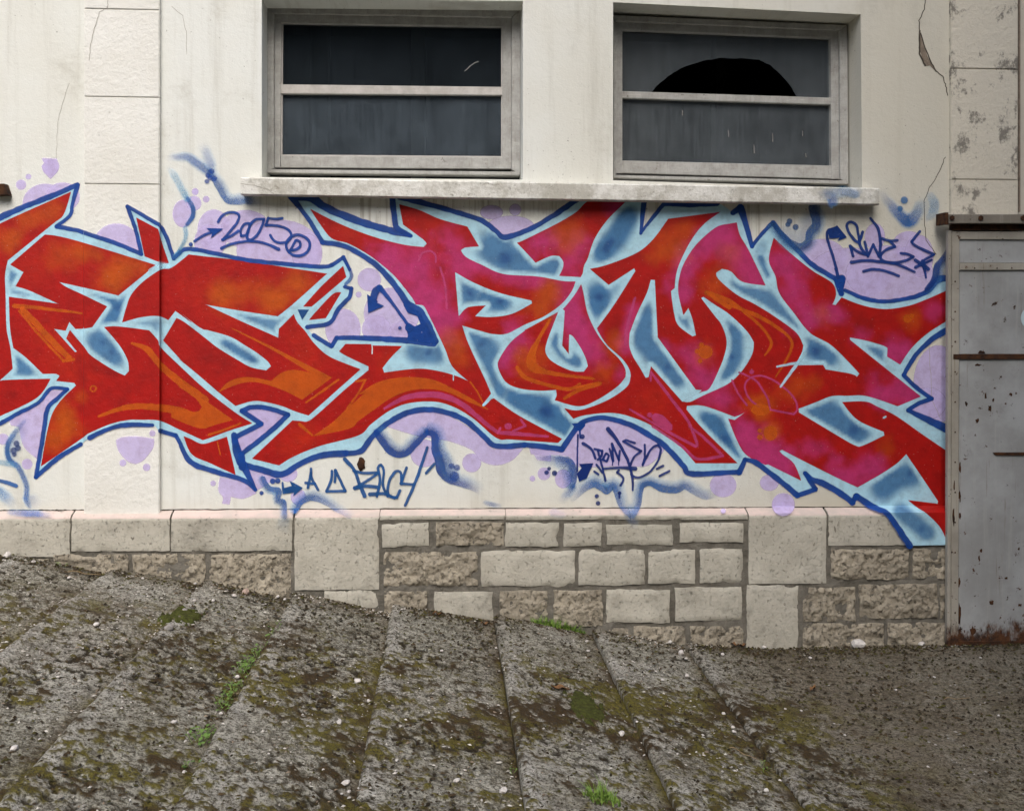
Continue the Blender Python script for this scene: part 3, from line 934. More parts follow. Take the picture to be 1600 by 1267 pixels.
# flaked rust patches along the stile and on the sheet
rr = random.Random(11)
def rust_patch(px, py, w_, h_, yoff):
    bm = bmesh.new()
    n = 11
    ring = []
    for i in range(n):
        an = 2 * math.pi * i / n
        k = rr.uniform(0.5, 1.15)
        p = at(px + math.cos(an) * w_ * k, py + math.sin(an) * h_ * k, yoff)
        ring.append(bm.verts.new(p))
    c = bm.verts.new(at(px, py, yoff - 0.0012))
    for i in range(n): bm.faces.new((c, ring[i], ring[(i + 1) % n]))
    bmesh.ops.recalc_face_normals(bm, faces=bm.faces)
    mesh_obj('rust_patch', bm, M['rust'], door)
for (px, py, w_, h_) in ((1500, 730, 2.2, 9), (1500, 775, 2.4, 10), (1500, 807, 2.2, 7), (1499, 908, 2.2, 9), (1499, 960, 2.8, 18), (1510, 631, 3, 4), (1547, 638, 4, 6), (1552, 625, 2, 3),
                         (1540, 618, 2, 7), (1527, 657, 3, 4), (1580, 616, 3, 3), (1528, 570, 6, 2.5), (1533, 550, 7, 3), (1562, 709, 9, 3), (1530, 872, 2, 5), (1533, 860, 2, 3), (1549, 941, 4, 4),
                         (1520, 985, 5, 8), (1592, 857, 2, 3), (1572, 903, 3, 2), (1490, 810, 2, 16), (1491, 760, 1.5, 9), (1594, 945, 4, 3)):
    rust_patch(px, py, w_, h_, YD + (0.0095 if px > 1496 else 0.0035))
dk = bmesh.new()                                   # pale round painted mark at the edge of the picture
n = 24; ring = [dk.verts.new(at(1606 + 11 * math.cos(2 * math.pi * i / n), 497 + 15 * math.sin(2 * math.pi * i / n), YD + 0.009)) for i in range(n)]
dk.faces.new(ring)
mk = mesh_obj('painted_mark', dk, m_simple('mark_paint', (0.55, 0.68, 0.72), (0.5, 0.62, 0.66), 20, 0.6), door)
mk['label'] = 'pale blue round paint mark'
# track above the door
track = empty('door_track', at(1478, 345, -0.14))
tag(track, 'rusty steel track beam above the grey sliding door', 'track beam')
def tp(nm, q, yf, yb, mt, bv=0.002): return prism(nm, q, yf, yb, M[mt], track, bv)
tp('beam', [(1482.5, 335), (XE + 250, 335), (XE + 250, 350), (1482.5, 349)], -0.125, -0.031, 'track', 0.003)
tp('end_plate', [(1477, 332), (1482, 332), (1482, 350.5), (1477, 350.5)], -0.127, -0.031, 'rust', 0.001)
tp('hanger_strip', [(1487, 350.5), (XE - 20, 351.5), (XE - 20, 360), (1487, 360)], -0.085, -0.06, 'rust', 0)
for px in (1487, 1532, 1598, 1660):
    c = at(px, 341, -0.126)
    bm = bmesh.new(); bmesh.ops.create_cone(bm, segments=6, radius1=0.014, radius2=0.012, depth=0.012, cap_ends=True)
    for v in bm.verts: v.co = Vector((v.co.x + c.x, v.co.z + c.y, v.co.y + c.z))
    mesh_obj('bolt', bm, M['rust'], track)
# rusty strap on the wall corner above the track, and bracket at the left edge
st_ = prism('wall_strap', [(1592, -20), (1594.5, -20), (1594.5, 331), (1592, 331)], -0.030, 0.0, M['render'], None, 0.001)
tag(st_, 'thin rusty vertical strap on the wall corner above the door track', 'strap')
br = prism('wall_bracket', [(-14, 287), (6, 287), (12, 304), (-14, 306)], -0.05, 0.0, M['rust'], None, 0.003)
tag(br, 'small dark rusty bracket sticking out of the wall at the left edge', 'bracket')
# knot-shaped old iron plug between the tags
pk = bmesh.new(); c = at(564.5, 725, 0)
bmesh.ops.create_icosphere(pk, subdivisions=2, radius=0.02)
for v in pk.verts:
    f = 1 + 0.25 * math.sin(v.co.x * 300) * math.cos(v.co.z * 210)
    v.co = Vector((c.x + v.co.x * 1.0 * f, c.y - 0.002 + v.co.y * 0.5, c.z + v.co.z * 1.75 * f))
tag(mesh_obj('iron_plug', pk, M['rust'], None, True), 'small brown rusted iron plug in the wall above the blue tag', 'plug')

# cracks and spalled plaster
def ribbon(name, pts, widths, mat, parent, Y, lab=None):
    bm = bmesh.new()
    prev = None
    n = len(pts)
    for i, (x, y) in enumerate(pts):
        x0_, y0_ = pts[max(0, i - 1)]; x1_, y1_ = pts[min(n - 1, i + 1)]
        dx_, dy_ = x1_ - x0_, y1_ - y0_
        L = math.hypot(dx_, dy_) or 1
        nx_, ny_ = -dy_ / L, dx_ / L
        w_ = widths[i] / 2 if isinstance(widths, list) else widths / 2
        cur = (bm.verts.new(at(x + nx_ * w_, y + ny_ * w_, Y)), bm.verts.new(at(x - nx_ * w_, y - ny_ * w_, Y)))
        if prev: bm.faces.new((prev[0], prev[1], cur[1], cur[0]))
        prev = cur
    bmesh.ops.recalc_face_normals(bm, faces=bm.faces)
    o = mesh_obj(name, bm, mat, parent)
    if lab: o['label'] = lab
    return o
def jitter(pts, n, amp, seed):
    q = random.Random(seed); out = []
    for i in range(len(pts) - 1):
        for k in range(n):
            t = k / n
            out.append((pts[i][0] * (1 - t) + pts[i + 1][0] * t + q.uniform(-amp, amp), pts[i][1] * (1 - t) + pts[i + 1][1] * t + q.uniform(-amp, amp)))
    return out + [pts[-1]]
CR = [([(1447, -10), (1444, 15), (1436, 32), (1437, 55)], 1.5, 0), ([(1462, 111), (1473, 120), (1478, 135), (1481, 150)], 1.5, 0), ([(1477, 245), (1468, 268), (1452, 295), (1444, 315), (1444, 345), (1447, 375), (1463, 398)], 1.1, 0),
      ([(1452, 540), (1454, 585), (1456, 625), (1470, 655)], 0.8, 0), ([(140, -8), (169, 0), (168, 12), (155, 20), (147, 45), (141, 75), (139, 95)], 1.0, -0.0285),
      ([(268, 10), (285, 25), (291, 50), (292, 85)], 0.8, 0), ([(108, 130), (97, 165), (90, 190), (88, 250)], 0.7, 0), ([(376, 288), (398, 290), (418, 296), (428, 303)], 1.0, -0.0855), ([(480, 278), (481, 290), (479, 303)], 0.6, -0.0855),
      ([(827, 284), (829, 296), (826, 308)], 0.6, -0.0855), ([(1225, 292), (1227, 305), (1226, 316)], 0.6, -0.0855)]
for i, (pts, w_, Y) in enumerate(CR):
    ribbon('crack', jitter(pts, 5, 0.7, i), w_ * (1 if w_ > 1.05 else 0.75), M['crack' if w_ > 1.05 else 'hair'], B, Y - 0.0009)
ch = [(1437, 50), (1438, 66), (1438, 82), (1442, 94), (1446, 104), (1453, 103), (1460, 110), (1463, 112), (1455, 100), (1449, 88), (1446, 76), (1442, 62)]
bm = bmesh.new(); bm.faces.new([bm.verts.new(at(x, y, -0.001)) for x, y in ch]); bmesh.ops.recalc_face_normals(bm, faces=bm.faces)
mesh_obj('spalled_patch', bm, M['render'], B)
ribbon('crack', jitter([(1437, 48), (1437, 70), (1437, 84), (1443, 97), (1446, 104)], 3, 0.5, 77), 2.6, M['crack'], B, -0.0014)
ribbon('crack', jitter([(1438, 52), (1446, 76), (1456, 100), (1463, 112)], 3, 0.5, 78), 1.8, M['crack'], B, -0.0016)
# bird-lime runs and a scratch on the panes
for i, (x_, ya_, yb_, w_) in enumerate(((1138, 203, 214, 0.8), (1178, 226, 240, 1.0), (1207, 208, 222, 0.9), (1254, 204, 213, 0.7), (1259, 240, 246, 1.2), (1066, 172, 181, 1.2))):
    ribbon('drip', jitter([(x_, ya_), (x_ + 0.5, yb_)], 4, 0.3, i), [w_ * 0.4, w_, w_ * 0.8, w_, w_ * 1.2], M['pebblegrey'], B, 0.2035)
ribbon('scratch', jitter([(726, 111), (735, 103), (743, 98), (748, 97)], 3, 0.5, 5), 0.9, M['putty'], B, 0.2035)
# dark open joint between the plaster foot and the coping
rr = random.Random(8)
for (xa, xb) in ((-260, 131), (253, 1481)):
    pts = [(xa + (xb - xa) * i / 120, yfoot(xa + (xb - xa) * i / 120) + rr.uniform(-0.5, 0.5)) for i in range(121)]
    ribbon('joint', pts, [rr.uniform(1.2, 2.6) for _ in pts], M['crack'], B, -0.0007)

# ------------------------------------------------------------------ graffiti: sprayed paint films lying on the wall
TILES = dict(A=(0, 260), B=(0, 480), C=(0, 600), D=(260, 220), E=(280, 430), F=(280, 610), G=(560, 290), H=(560, 480), I=(540, 590), J=(440, 290),
             K=(820, 290), L=(820, 480), M=(820, 600), N=(1100, 280), O=(1100, 480), P=(1200, 280), Q=(1200, 480), R=(1200, 630))

def T(s):
    """'A 10,20 30,40 B 5,6' -> wall points, measured on a 5x survey grid of tiles"""
    out = []; o = (0, 0)
    for w_ in s.split():
        if w_ in TILES: o = TILES[w_]
        else:
            u, v = w_.split(',')
            out.append((o[0] + float(u) / 5, o[1] + float(v) / 5))
    return out

def wall_depth(px, py):
    r = py - yfoot(px) + 2.0
    if r > 0:
        d = -0.0615 * min(1, r / 11.0) - 0.0065 * min(1, r / 2.0)
        if r > 17: d = -0.068
        if 131 <= px <= 249 and r < 5: d = min(d, -0.0295)
        return d
    if 131 <= px <= 249.0: return -0.0295
    if 249.0 < px < 252.0: return -0.0295 * (1 - (px - 249.0) / 3.0)
    return 0.0

RED = lin(196, 14, 4); CYAN = lin(182, 226, 243); BLUE = lin(2, 74, 168); LILAC = lin(202, 188, 233)
ORANGE = lin(222, 98, 0); MAG = lin(216, 60, 130); SKYB = lin(78, 138, 192); WHITE = lin(220, 228, 232); PINK = lin(212, 74, 132); CREAM = lin(228, 220, 205)
PK = 0.68
RED, BLUE, ORANGE, MAG, SKYB, PINK = [tuple(v * PK for v in q) for q in (RED, BLUE, ORANGE, MAG, SKYB, PINK)]
CYAN, LILAC, WHITE = [tuple(v * 0.88 for v in q) for q in (CYAN, LILAC, WHITE)]
_lin = lin
def lin(r, g, b): return tuple(v * PK for v in _lin(r, g, b))
_off = [0.0005]

def is_corner(p, q, r, deg):
    a = math.atan2(q[1] - p[1], q[0] - p[0]); b = math.atan2(r[1] - q[1], r[0] - q[0])
    d = abs((b - a + math.pi) % (2 * math.pi) - math.pi)
    return d > math.radians(deg)

def smooth(pts, closed, deg=42, step=3.0):
    n = len(pts)
    if n < 3: 
        return list(pts)
    cor = [False] * n
    for i in range(n):
        if not closed and i in (0, n - 1): cor[i] = True
        else: cor[i] = is_corner(pts[i - 1], pts[i], pts[(i + 1) % n], deg)
    out = []
    m = n if closed else n - 1
    for i in range(m):
        p1, p2 = pts[i], pts[(i + 1) % n]
        p0 = pts[i - 1] if (closed or i > 0) and not cor[i] else p1
        p3 = pts[(i + 2) % n] if (closed or i + 2 < n) and not cor[(i + 1) % n] else p2
        L = math.hypot(p2[0] - p1[0], p2[1] - p1[1])
        k = max(1, min(14, int(L / step)))
        for j in range(k):
            t = j / k; t2 = t * t; t3 = t2 * t
            out.append(tuple(0.5 * ((2 * p1[c]) + (-p0[c] + p2[c]) * t + (2 * p0[c] - 5 * p1[c] + 4 * p2[c] - p3[c]) * t2 + (-p0[c] + 3 * p1[c] - 3 * p2[c] + p3[c]) * t3) for c in (0, 1)))
    if not closed: out.append(tuple(pts[-1]))
    return out

def seg_dist(X, Y, pts):
    if len(pts) == 1:
        return np.hypot(X - pts[0][0], Y - pts[0][1])
    d = np.full(X.shape, 1e9)
    for (a, b) in zip(pts[:-1], pts[1:]):
        vx, vy = b[0] - a[0], b[1] - a[1]
        L = vx * vx + vy * vy or 1e-9
        t = np.clip(((X - a[0]) * vx + (Y - a[1]) * vy) / L, 0, 1)
        d = np.minimum(d, np.hypot(X - a[0] - t * vx, Y - a[1] - t * vy))
    return d

class Film:
    def __init__(s): s.parts = []; s.call = 0
    def add(s, V, F, C, off=None, plane=None):
        if off is None:
            _off[0] += 1.3e-5
            off = np.full(len(V), _off[0])
        s.parts.append((np.asarray(V, float), F, np.asarray(C, float), off, plane, s.call))
    def fill(s, pts, col, mods=(), grid=0, sm=True, deg=42, alpha=1.0, feather=0.0, plane=None, noise=0.05, edges=None):
        s.call += 1
        P_ = smooth(pts, True, deg) if sm else list(pts)
        # drop coincident points
        Q = [P_[0]]
        for p in P_[1:]:
            if math.hypot(p[0] - Q[-1][0], p[1] - Q[-1][1]) > 0.05: Q.append(p)
        P_ = Q
        n = len(P_)
        vs = [Vector(p) for p in P_]
        if grid:
            A = np.array(P_)
            gx, gy = np.meshgrid(np.arange(A[:, 0].min(), A[:, 0].max(), grid), np.arange(A[:, 1].min(), A[:, 1].max(), grid))
            gx = gx + ((np.arange(gx.shape[0]) % 2) * grid / 2)[:, None]
            gx = gx.ravel(); gy = gy.ravel()
            ins = np.zeros(gx.shape, bool)
            for i in range(n):
                (xa, ya), (xb, yb) = P_[i - 1], P_[i]
                if ya == yb: continue
                c = ((ya > gy) != (yb > gy)) & (gx < (xb - xa) * (gy - ya) / (yb - ya) + xa)
                ins ^= c
            far = seg_dist(gx, gy, P_ + [P_[0]]) > grid * 0.5
            ins &= far
            vs += [Vector((a, b)) for a, b in zip(gx[ins], gy[ins])]
        V, _, F = geometry.delaunay_2d_cdt(vs, [], [list(range(n))], 1, 1e-4)[:3]
        V = np.array([(v.x, v.y) for v in V])
        F = [list(f) for f in F]
        C = s.shade(V, col, mods, noise, edges)
        C = np.concatenate([C, np.full((len(C), 1), alpha)], 1)
        if feather > 0:
            ar = sum(P_[i - 1][0] * P_[i][1] - P_[i][0] * P_[i - 1][1] for i in range(n))
            sg = 1 if ar > 0 else -1
            ib = len(V)
            inner, outer = [], []
            for i in range(n):
                p0, p2 = P_[i - 1], P_[(i + 1) % n]
                tx, ty = p2[0] - p0[0], p2[1] - p0[1]
                L = math.hypot(tx, ty) or 1
                nx_, ny_ = ty / L * sg, -tx / L * sg
                inner.append(P_[i]); outer.append((P_[i][0] + nx_ * feather, P_[i][1] + ny_ * feather))
            V = np.concatenate([V, np.array(inner), np.array(outer)])
            Ci = np.concatenate([s.shade(np.array(inner), col, mods, noise, edges), np.full((n, 1), alpha)], 1)
            Co = Ci.copy(); Co[:, 3] = 0
            C = np.concatenate([C, Ci, Co])
            for i in range(n):
                j = (i + 1) % n
                F.append([ib + i, ib + j, ib + n + j, ib + n + i])
        s.add(V, F, C, None, plane)
    def shade(s, V, col, mods, noise, edges=None):
        X, Y = V[:, 0], V[:, 1]
        C = np.tile(np.array(col, float), (len(V), 1))
        jit = (fbm(X / 14.0, Y / 14.0, 3, 3) - 0.5)
        inn = 1.0
        if edges:                                    # keep a clean light rim along the letter edges
            d = np.full(X.shape, 1e9)
            for e in edges:
                A = np.array(e)
                near = (X > A[:, 0].min() - 16) & (X < A[:, 0].max() + 16) & (Y > A[:, 1].min() - 16) & (Y < A[:, 1].max() + 16)
                if near.any(): d[near] = np.minimum(d[near], seg_dist(X[near], Y[near], list(e) + [e[0]]))
            inn = sstep(3.5, 9.5, d + 3.0 * jit)
            m = np.zeros(len(V))
            for (pl, r, c, k) in edges and mods[0]:
                m = np.maximum(m, (1 - sstep(0.35, 1.0, seg_dist(X, Y, pl) / (r * 1.55))) * min(1, k * 1.1))
            f = (m * inn)[:, None]
            C = C * (1 - f) + np.array(SKYB) * f
            mods = mods[1]
        for (pl, r, c, k) in mods:
            d = seg_dist(X, Y, pl) / r + 1.3 * (fbm(X / 26.0 + 0.4 * jit, Y / 26.0, int(abs(pl[0][0])) % 97, 4, 0.6) - 0.5)
            f = (1 - sstep(0.0, 1.05, d)) * k * inn
            C = C * (1 - f[:, None]) + np.array(c)[None, :] * f[:, None]
        return np.clip(C * (1 + noise * 2 * jit[:, None]), 0, 1)
    def blob(s, c, rx, ry=None, col=None, alpha=1.0, feather=1.2, plane=None):
        ry = ry or rx
        pts = [(c[0] + rx * math.cos(t), c[1] + ry * math.sin(t)) for t in np.linspace(0, 2 * math.pi, 27)[:-1]]
        s.fill(pts, col, sm=False, alpha=alpha, feather=feather, plane=plane, noise=0.0)
    def stroke(s, pts, w_, col, feather=1.0, alpha=1.0, split=58, plane=None, side=0.0, caps=True):
        s.call += 1
        """spray line; w_ a width or one per point; sharp turns start a new pass; side shifts the soft edge to one flank"""
        n = len(pts)
        ws = list(w_) if isinstance(w_, (list, tuple)) else [w_] * n
        al = list(alpha) if isinstance(alpha, (list, tuple)) else [alpha] * n
        if len(ws) != n: ws = list(np.interp(np.linspace(0, 1, n), np.linspace(0, 1, len(ws)), ws))
        if len(al) != n: al = list(np.interp(np.linspace(0, 1, n), np.linspace(0, 1, len(al)), al))
        cuts = [0] + [i for i in range(1, n - 1) if is_corner(pts[i - 1], pts[i], pts[i + 1], split)] + [n - 1]
        for a, b in zip(cuts[:-1], cuts[1:]):
            s._pass(pts[a:b + 1], ws[a:b + 1], al[a:b + 1], col, feather, plane, side, caps)
    def _pass(s, pts, ws, al, col, fe, plane, side, caps):
        n = len(pts)
        P3 = [(*p, ws[i], al[i]) for i, p in enumerate(pts)]
        sm_ = smooth(pts, False, 175, 2.5) if n > 2 else [tuple(np.array(pts[0]) + (np.array(pts[1]) - np.array(pts[0])) * t) for t in np.linspace(0, 1, 5)]
        A = np.array(sm_)
        cum = np.concatenate([[0], np.cumsum(np.hypot(*np.diff(A, axis=0).T))])
        # widths along the way
        kn = [0]
        for i in range(1, n):
            j = int(np.argmin(np.hypot(A[:, 0] - pts[i][0], A[:, 1] - pts[i][1])))
            kn.append(max(cum[j], kn[-1] + 1e-3))
        W_ = np.interp(cum, kn, ws); Al = np.interp(cum, kn, al)
        sd_ = int(abs(A[0, 0] * 7 + A[0, 1])) % 9973
        W_ = W_ * (0.86 + 0.28 * fbm(cum / 9.0, cum * 0, sd_, 3))
        A = A + 0.9 * np.stack([fbm(cum / 7.0, cum * 0, sd_ + 1, 2) - 0.5, fbm(cum / 7.0, cum * 0, sd_ + 2, 2) - 0.5], 1)
        tone = 0.80 + 0.40 * fbm(cum / 12.0, cum * 0 + 3, sd_ + 3, 3)
        tg = np.gradient(A, axis=0); tg /= (np.hypot(tg[:, 0], tg[:, 1])[:, None] + 1e-9)
        rows = []
        if caps:
            r0 = W_[0] / 2; r1 = W_[-1] / 2
            for th in (80, 55, 28): rows.append((A[0] - tg[0] * r0 * math.sin(R(th)), tg[0], r0 * math.cos(R(th)), Al[0]))
        for i in range(len(A)): rows.append((A[i], tg[i], W_[i] / 2, Al[i]))
        if caps:
            for th in (28, 55, 80): rows.append((A[-1] + tg[-1] * r1 * math.sin(R(th)), tg[-1], r1 * math.cos(R(th)), Al[-1]))
        # soft ends
        rows.insert(0, (rows[0][0] - rows[0][1] * fe, rows[0][1], rows[0][2], 0.0))
        rows.append((rows[-1][0] + rows[-1][1] * fe, rows[-1][1], rows[-1][2], 0.0))
        V, C, F, off = [], [], [], []
        edgecol = tuple(0.35 * col[q] + 0.65 * (0.13, 0.42, 0.66)[q] for q in range(3))
        _off[0] += 1.3e-5
        m = len(rows)
        fl = fe * (1 + side * 3) if side > 0 else (fe if side == 0 else 0.9)
        fr = fe * (1 - side * 3) if side < 0 else (fe if side == 0 else 0.9)
        for i, (p, t, h, a_) in enumerate(rows):
            tn = tone[int(min(len(tone) - 1, max(0, (i - 4 if caps else i - 1))))]
            nx_, ny_ = -t[1], t[0]
            for d, k in ((h + fl, 0), (h, 1), (-h, 1), (-h - fr, 0)):
                V.append((p[0] + nx_ * d, p[1] + ny_ * d)); cc = col if (k or fe < 2) else edgecol; C.append((cc[0] * tn, cc[1] * tn, cc[2] * tn, a_ * k)); off.append(_off[0] + 1.0e-5 * i / m)
        for i in range(m - 1):
            for k in range(3):
                F.append([4 * i + k, 4 * i + k + 1, 4 * i + 5 + k, 4 * i + 4 + k])
        s.add(V, F, C, np.array(off), plane)
    def each(s, name, parent):
        """one object for every pass of the can"""
        for k in sorted(set(p[5] for p in s.parts)):
            yield s.build(name, parent, None, [p for p in s.parts if p[5] == k])
    def build(s, name, parent, label=None, parts=None):
        VV, CC, FF, OO = [], [], [], []
        pl = []
        base = 0
        for V, F, C, off, plane, _ in (parts or s.parts):
            VV.append(V); CC.append(C); OO.append(off)
            FF += [[i + base for i in f] for f in F]
            pl += [plane] * len(V)
            base += len(V)
        VV = np.concatenate(VV); CC = np.concatenate(CC); OO = np.concatenate(OO)
        bm = bmesh.new()
        lc = bm.verts.layers.float_color.new('Col'); lo = bm.verts.layers.float.new('off'); lp = bm.verts.layers.int.new('pl')
        bv = []
        for v, c, o, q in zip(VV, CC, OO, pl):
            b = bm.verts.new((v[0], v[1], 0)); b[lc] = c; b[lo] = o; b[lp] = 1 if q == 'sill' else 0
            bv.append(b)
        for f in FF:
            try: bm.faces.new([bv[i] for i in f])
            except ValueError: pass
        xs = [v.co.x for v in bm.verts]; ys = [v.co.y for v in bm.verts]
        for c_, ax in ((130.4, 0), (131.0, 0), (249.0, 0), (252.0, 0), (795.5, 1), (797.5, 1), (806.5, 1), (812.5, 1)):
            arr = xs if ax == 0 else ys
            if min(arr) < c_ and c_ - 6 * ax < max(arr):
                co = Vector((c_, 0, 0)) if ax == 0 else Vector((0, c_, 0)); no = Vector((1, 0, 0)) if ax == 0 else Vector((0.004, 1, 0)).normalized()
                bmesh.ops.bisect_plane(bm, geom=bm.verts[:] + bm.edges[:] + bm.faces[:], plane_co=co, plane_no=no, dist=1e-4)
        for v in bm.verts:
            d = -0.0862 if v[lp] else wall_depth(v.co.x, v.co.y)
            if not v[lp] and abs(v.co.x - 131.0) < 0.01: d = -0.0295 if v.co.y < 794 else d
            v.co = at(v.co.x, v.co.y, d - v[lo])
        bmesh.ops.recalc_face_normals(bm, faces=bm.faces)
        for f in bm.faces:
            if f.normal.y > 0: f.normal_flip()
        for f in bm.faces:
            f.material_index = 0 if all(v[lc][3] > 0.998 for v in f.verts) else 1
        o = mesh_obj(name, bm, [M['paint'], M['paint_thin']], parent)
        if label: o['label'] = label
        return o

def tmods(lst, col, k=1.0, rs=1.0):
    return [(T(s), r / 5 * rs, col, kk * k) for (s, r, kk) in lst]

# thin coat of cream showing between: nothing painted. Lilac bubbles first
mural = empty('graffiti_mural', at(800, 800, 0))
tag(mural, 'large wildstyle graffiti of red letters edged in light blue across the whole wall', 'graffiti')
f = Film()
def ell(s_, rx, ry=None, al=0.92, fe=1.6):
    f.blob(T(s_)[0], rx / 5, (ry or rx) / 5, LILAC, al, fe)
for a_ in (('A 395,10', 60, 60), ('A 165,145', 36), ('A 222,82', 18), ('A 355,290', 175, 150), ('A 490,240', 130, 110), ('A 910,610', 175, 160), ('A 1430,370', 78, 104), ('A 1515,290', 55), ('A 1525,195', 20),
           ('D 370,700', 125, 160), ('D 620,690', 190, 145), ('D 880,860', 330, 240), ('D 1100,880', 115, 150), ('D 340,790', 120, 130), ('D 225,400', 22), ('D 310,458', 22),
           ('J 685,735', 88), ('J 602,852', 19), ('J 480,1120', 135, 155), ('J 860,1000', 215, 200), ('J 740,1120', 110, 100), ('J 960,1150', 120, 90),
           ('P 420,620', 190, 150), ('P 835,450', 75, 100), ('P 1100,520', 125, 110), ('P 640,740', 330, 200), ('P 950,740', 340, 220), ('P 1180,600', 110, 160),
           ('Q 1330,600', 190, 300), ('Q 1250,750', 140, 120), ('B 1190,985', 20), ('B 960,1215', 23), ('B 1145,1250', 25), ('B 212,1225', 38), ('B 25,1030', 40),
           ('F 265,725', 18), ('F 850,650', 70, 60), ('F 930,830', 55, 60), ('I 615,590', 105), ('I 985,665', 70), ('M 150,700', 46), ('M 60,738', 18), ('M 1550,790', 100, 90), ('M 300,740', 60, 70),
           ('R 120,790', 86), ('M 1550,990', 16), ('G 1040,210', 85, 52), ('G 1225,190', 42), ('G 1190,320', 180, 80), ('R 10,620', 70, 60)):
    ell(*a_)
for s_, al in (('A 330,-60 350,-25 330,0 345,40 395,95 440,45 458,0 440,-55', 0.92),
           ('B 400,650 510,655 370,790 290,1180 190,1085 150,930 90,920 75,890 300,740', 0.92), ('B 910,1040 950,1020 1050,1012 1130,1020 1200,1030 1190,1100 1120,1190 1060,1220 1000,1200 930,1120', 0.9),
           ('F 320,680 500,720 600,800 500,840 400,825 390,885 340,880 345,830 310,780', 0.92), ('F 500,590 780,660 700,720 600,780', 0.9),
           ('I 330,380 480,280 620,262 800,300 1000,420 1150,560 1380,555 1300,640 1180,680 1060,645 985,560 800,490 560,450', 0.92), ('I 1440,540 1600,560 1600,650 1500,640', 0.8),
           ('M 440,330 650,280 850,340 1080,490 1075,530 980,620 900,640 650,640 420,640 330,560 50,545 40,490 290,520', 0.92)):
    f.fill(T(s_), LILAC, alpha=al, feather=2.0, noise=0.02)
list(f.each('bubble', mural))

# light blue silhouette
BL1 = T('A -60,430 0,400 200,312 420,225 605,145 565,300 545,385 440,470 600,500 645,515 900,600 1105,685 1060,500 995,315 1120,385 1240,455 1275,500 1310,580 1357,722')
BL2 = T('D 68,905 165,845 400,885 620,930 900,960 1220,985 1295,970 1385,910 1430,1010 J 545,710 535,760 490,790 545,805 530,870 440,970 372,1075 200,1105 250,1170 390,1255')
BL3 = T('J 390,1255 430,1190 600,1190 980,1210 1190,1235')
BL4 = T('J 1205,1218 1140,1100 1080,990 1030,955 980,920 900,800 760,640 620,540 480,470 320,445 200,250 80,95')
BL5 = T('J 80,85 230,95 330,165 500,240 700,310 920,370 1010,395 905,335 885,280 865,95')
BL6 = T('G 320,95 420,115 700,190 950,268 1080,360 1150,405 1350,335 1500,250 1600,185 K 410,108')
BL7 = T('K 935,100 905,375 1000,250 1070,165 1110,145 1300,148 1500,138')
BL8 = T('N 100,188 225,262 285,225 320,330 375,525 450,430 540,340 620,440 720,545 850,670 1030,780 1050,830 1075,895 1100,868 1250,930 1400,955 P 1100,930 1240,880 1310,800 1370,775 1430,790')
BL9 = T('Q 1430,170 1370,195 1270,260 1150,380 1060,530 1150,620 1280,715 1180,750 1095,805 1250,880 1430,965')
BL10 = T('R 1424,1105 1400,1106 1110,1112 1060,1040 980,920 920,850 860,825 800,795 690,725 660,775 560,700 440,630 345,595 290,545 370,670 230,720 100,610 0,535 O 400,1210 320,1190 275,1290')
BL11 = T('M 1675,690 1600,690 1300,700 1240,640 1100,490 950,385 800,310 620,265 480,285 400,345 290,510 150,490 0,475 I 1180,535 1090,470 1000,385 900,315 750,262 620,250 480,275 330,355 210,460 120,572 0,590 F 1100,510 950,570 800,655 650,620 500,580')
BL12 = T('F 500,580 595,775 500,700 300,640 90,560 0,400 B 1370,1000 1250,965')
BL13 = T('B 1190,922 1000,918 850,950 700,1020')
BL14 = T('B 630,1070 450,1180 C 280,725 300,610 340,380 372,190 450,110 525,40 400,35 300,145 150,225 0,310 -60,340 -380,500 -700,560 -960,330')
ISL = T('F 430,370 640,260 490,160 570,130 700,140 850,190 700,330 480,500')
BLUES = tmods([('A 100,860', 60, .8), ('A 130,975 230,1000', 42, .7), ('A 800,1010 920,1090 880,1200', 85, .9), ('A 1170,1225', 85, .6), ('B 770,270 890,370', 95, .85), ('B 190,490 170,440', 85, .85),
    ('E 520,320 740,370', 75, .75), ('E 380,550 560,650', 62, .85), ('G 1060,490 1190,590 1330,620 1480,640', 135, .85), ('G 870,840', 100, .85), ('G 1000,890 1110,905', 85, .9), ('H 460,345 600,355', 90, .8),
    ('H 920,240 1000,340 1020,560 1070,640', 105, .85), ('H 1250,700 1380,760 1520,850 1580,930', 120, .9), ('L 230,250 300,350 400,430', 48, .85), ('L 930,60 920,250 1030,380 1120,470 1180,540', 90, .85), ('L 1230,110 1250,140', 55, .75),
    ('K 800,250 720,400 610,520', 90, .9), ('K 580,860 570,930', 105, .9), ('K 660,790', 80, .5), ('K 1600,1090', 40, .6), ('O 240,180 240,380 180,510', 65, .85), ('N 280,830 470,930 600,1030 690,1120', 72, .8), ('N 440,620 490,740', 30, .85), ('N 450,540', 60, .35),
    ('O 870,320 960,380', 95, .85), ('O 1330,330 1380,360', 55, .8), ('O 900,800 1080,880 1190,970', 110, .85), ('O 40,880 180,1020 230,1110', 85, .9), ('R 900,660 1010,580 1110,560', 95, .85), ('R 1040,850 1120,910 1240,1010', 62, .8), ('R 900,720', 60, .5),
    ('E 750,380', 40, .6), ('B 830,60 870,-20', 50, .4)], SKYB)
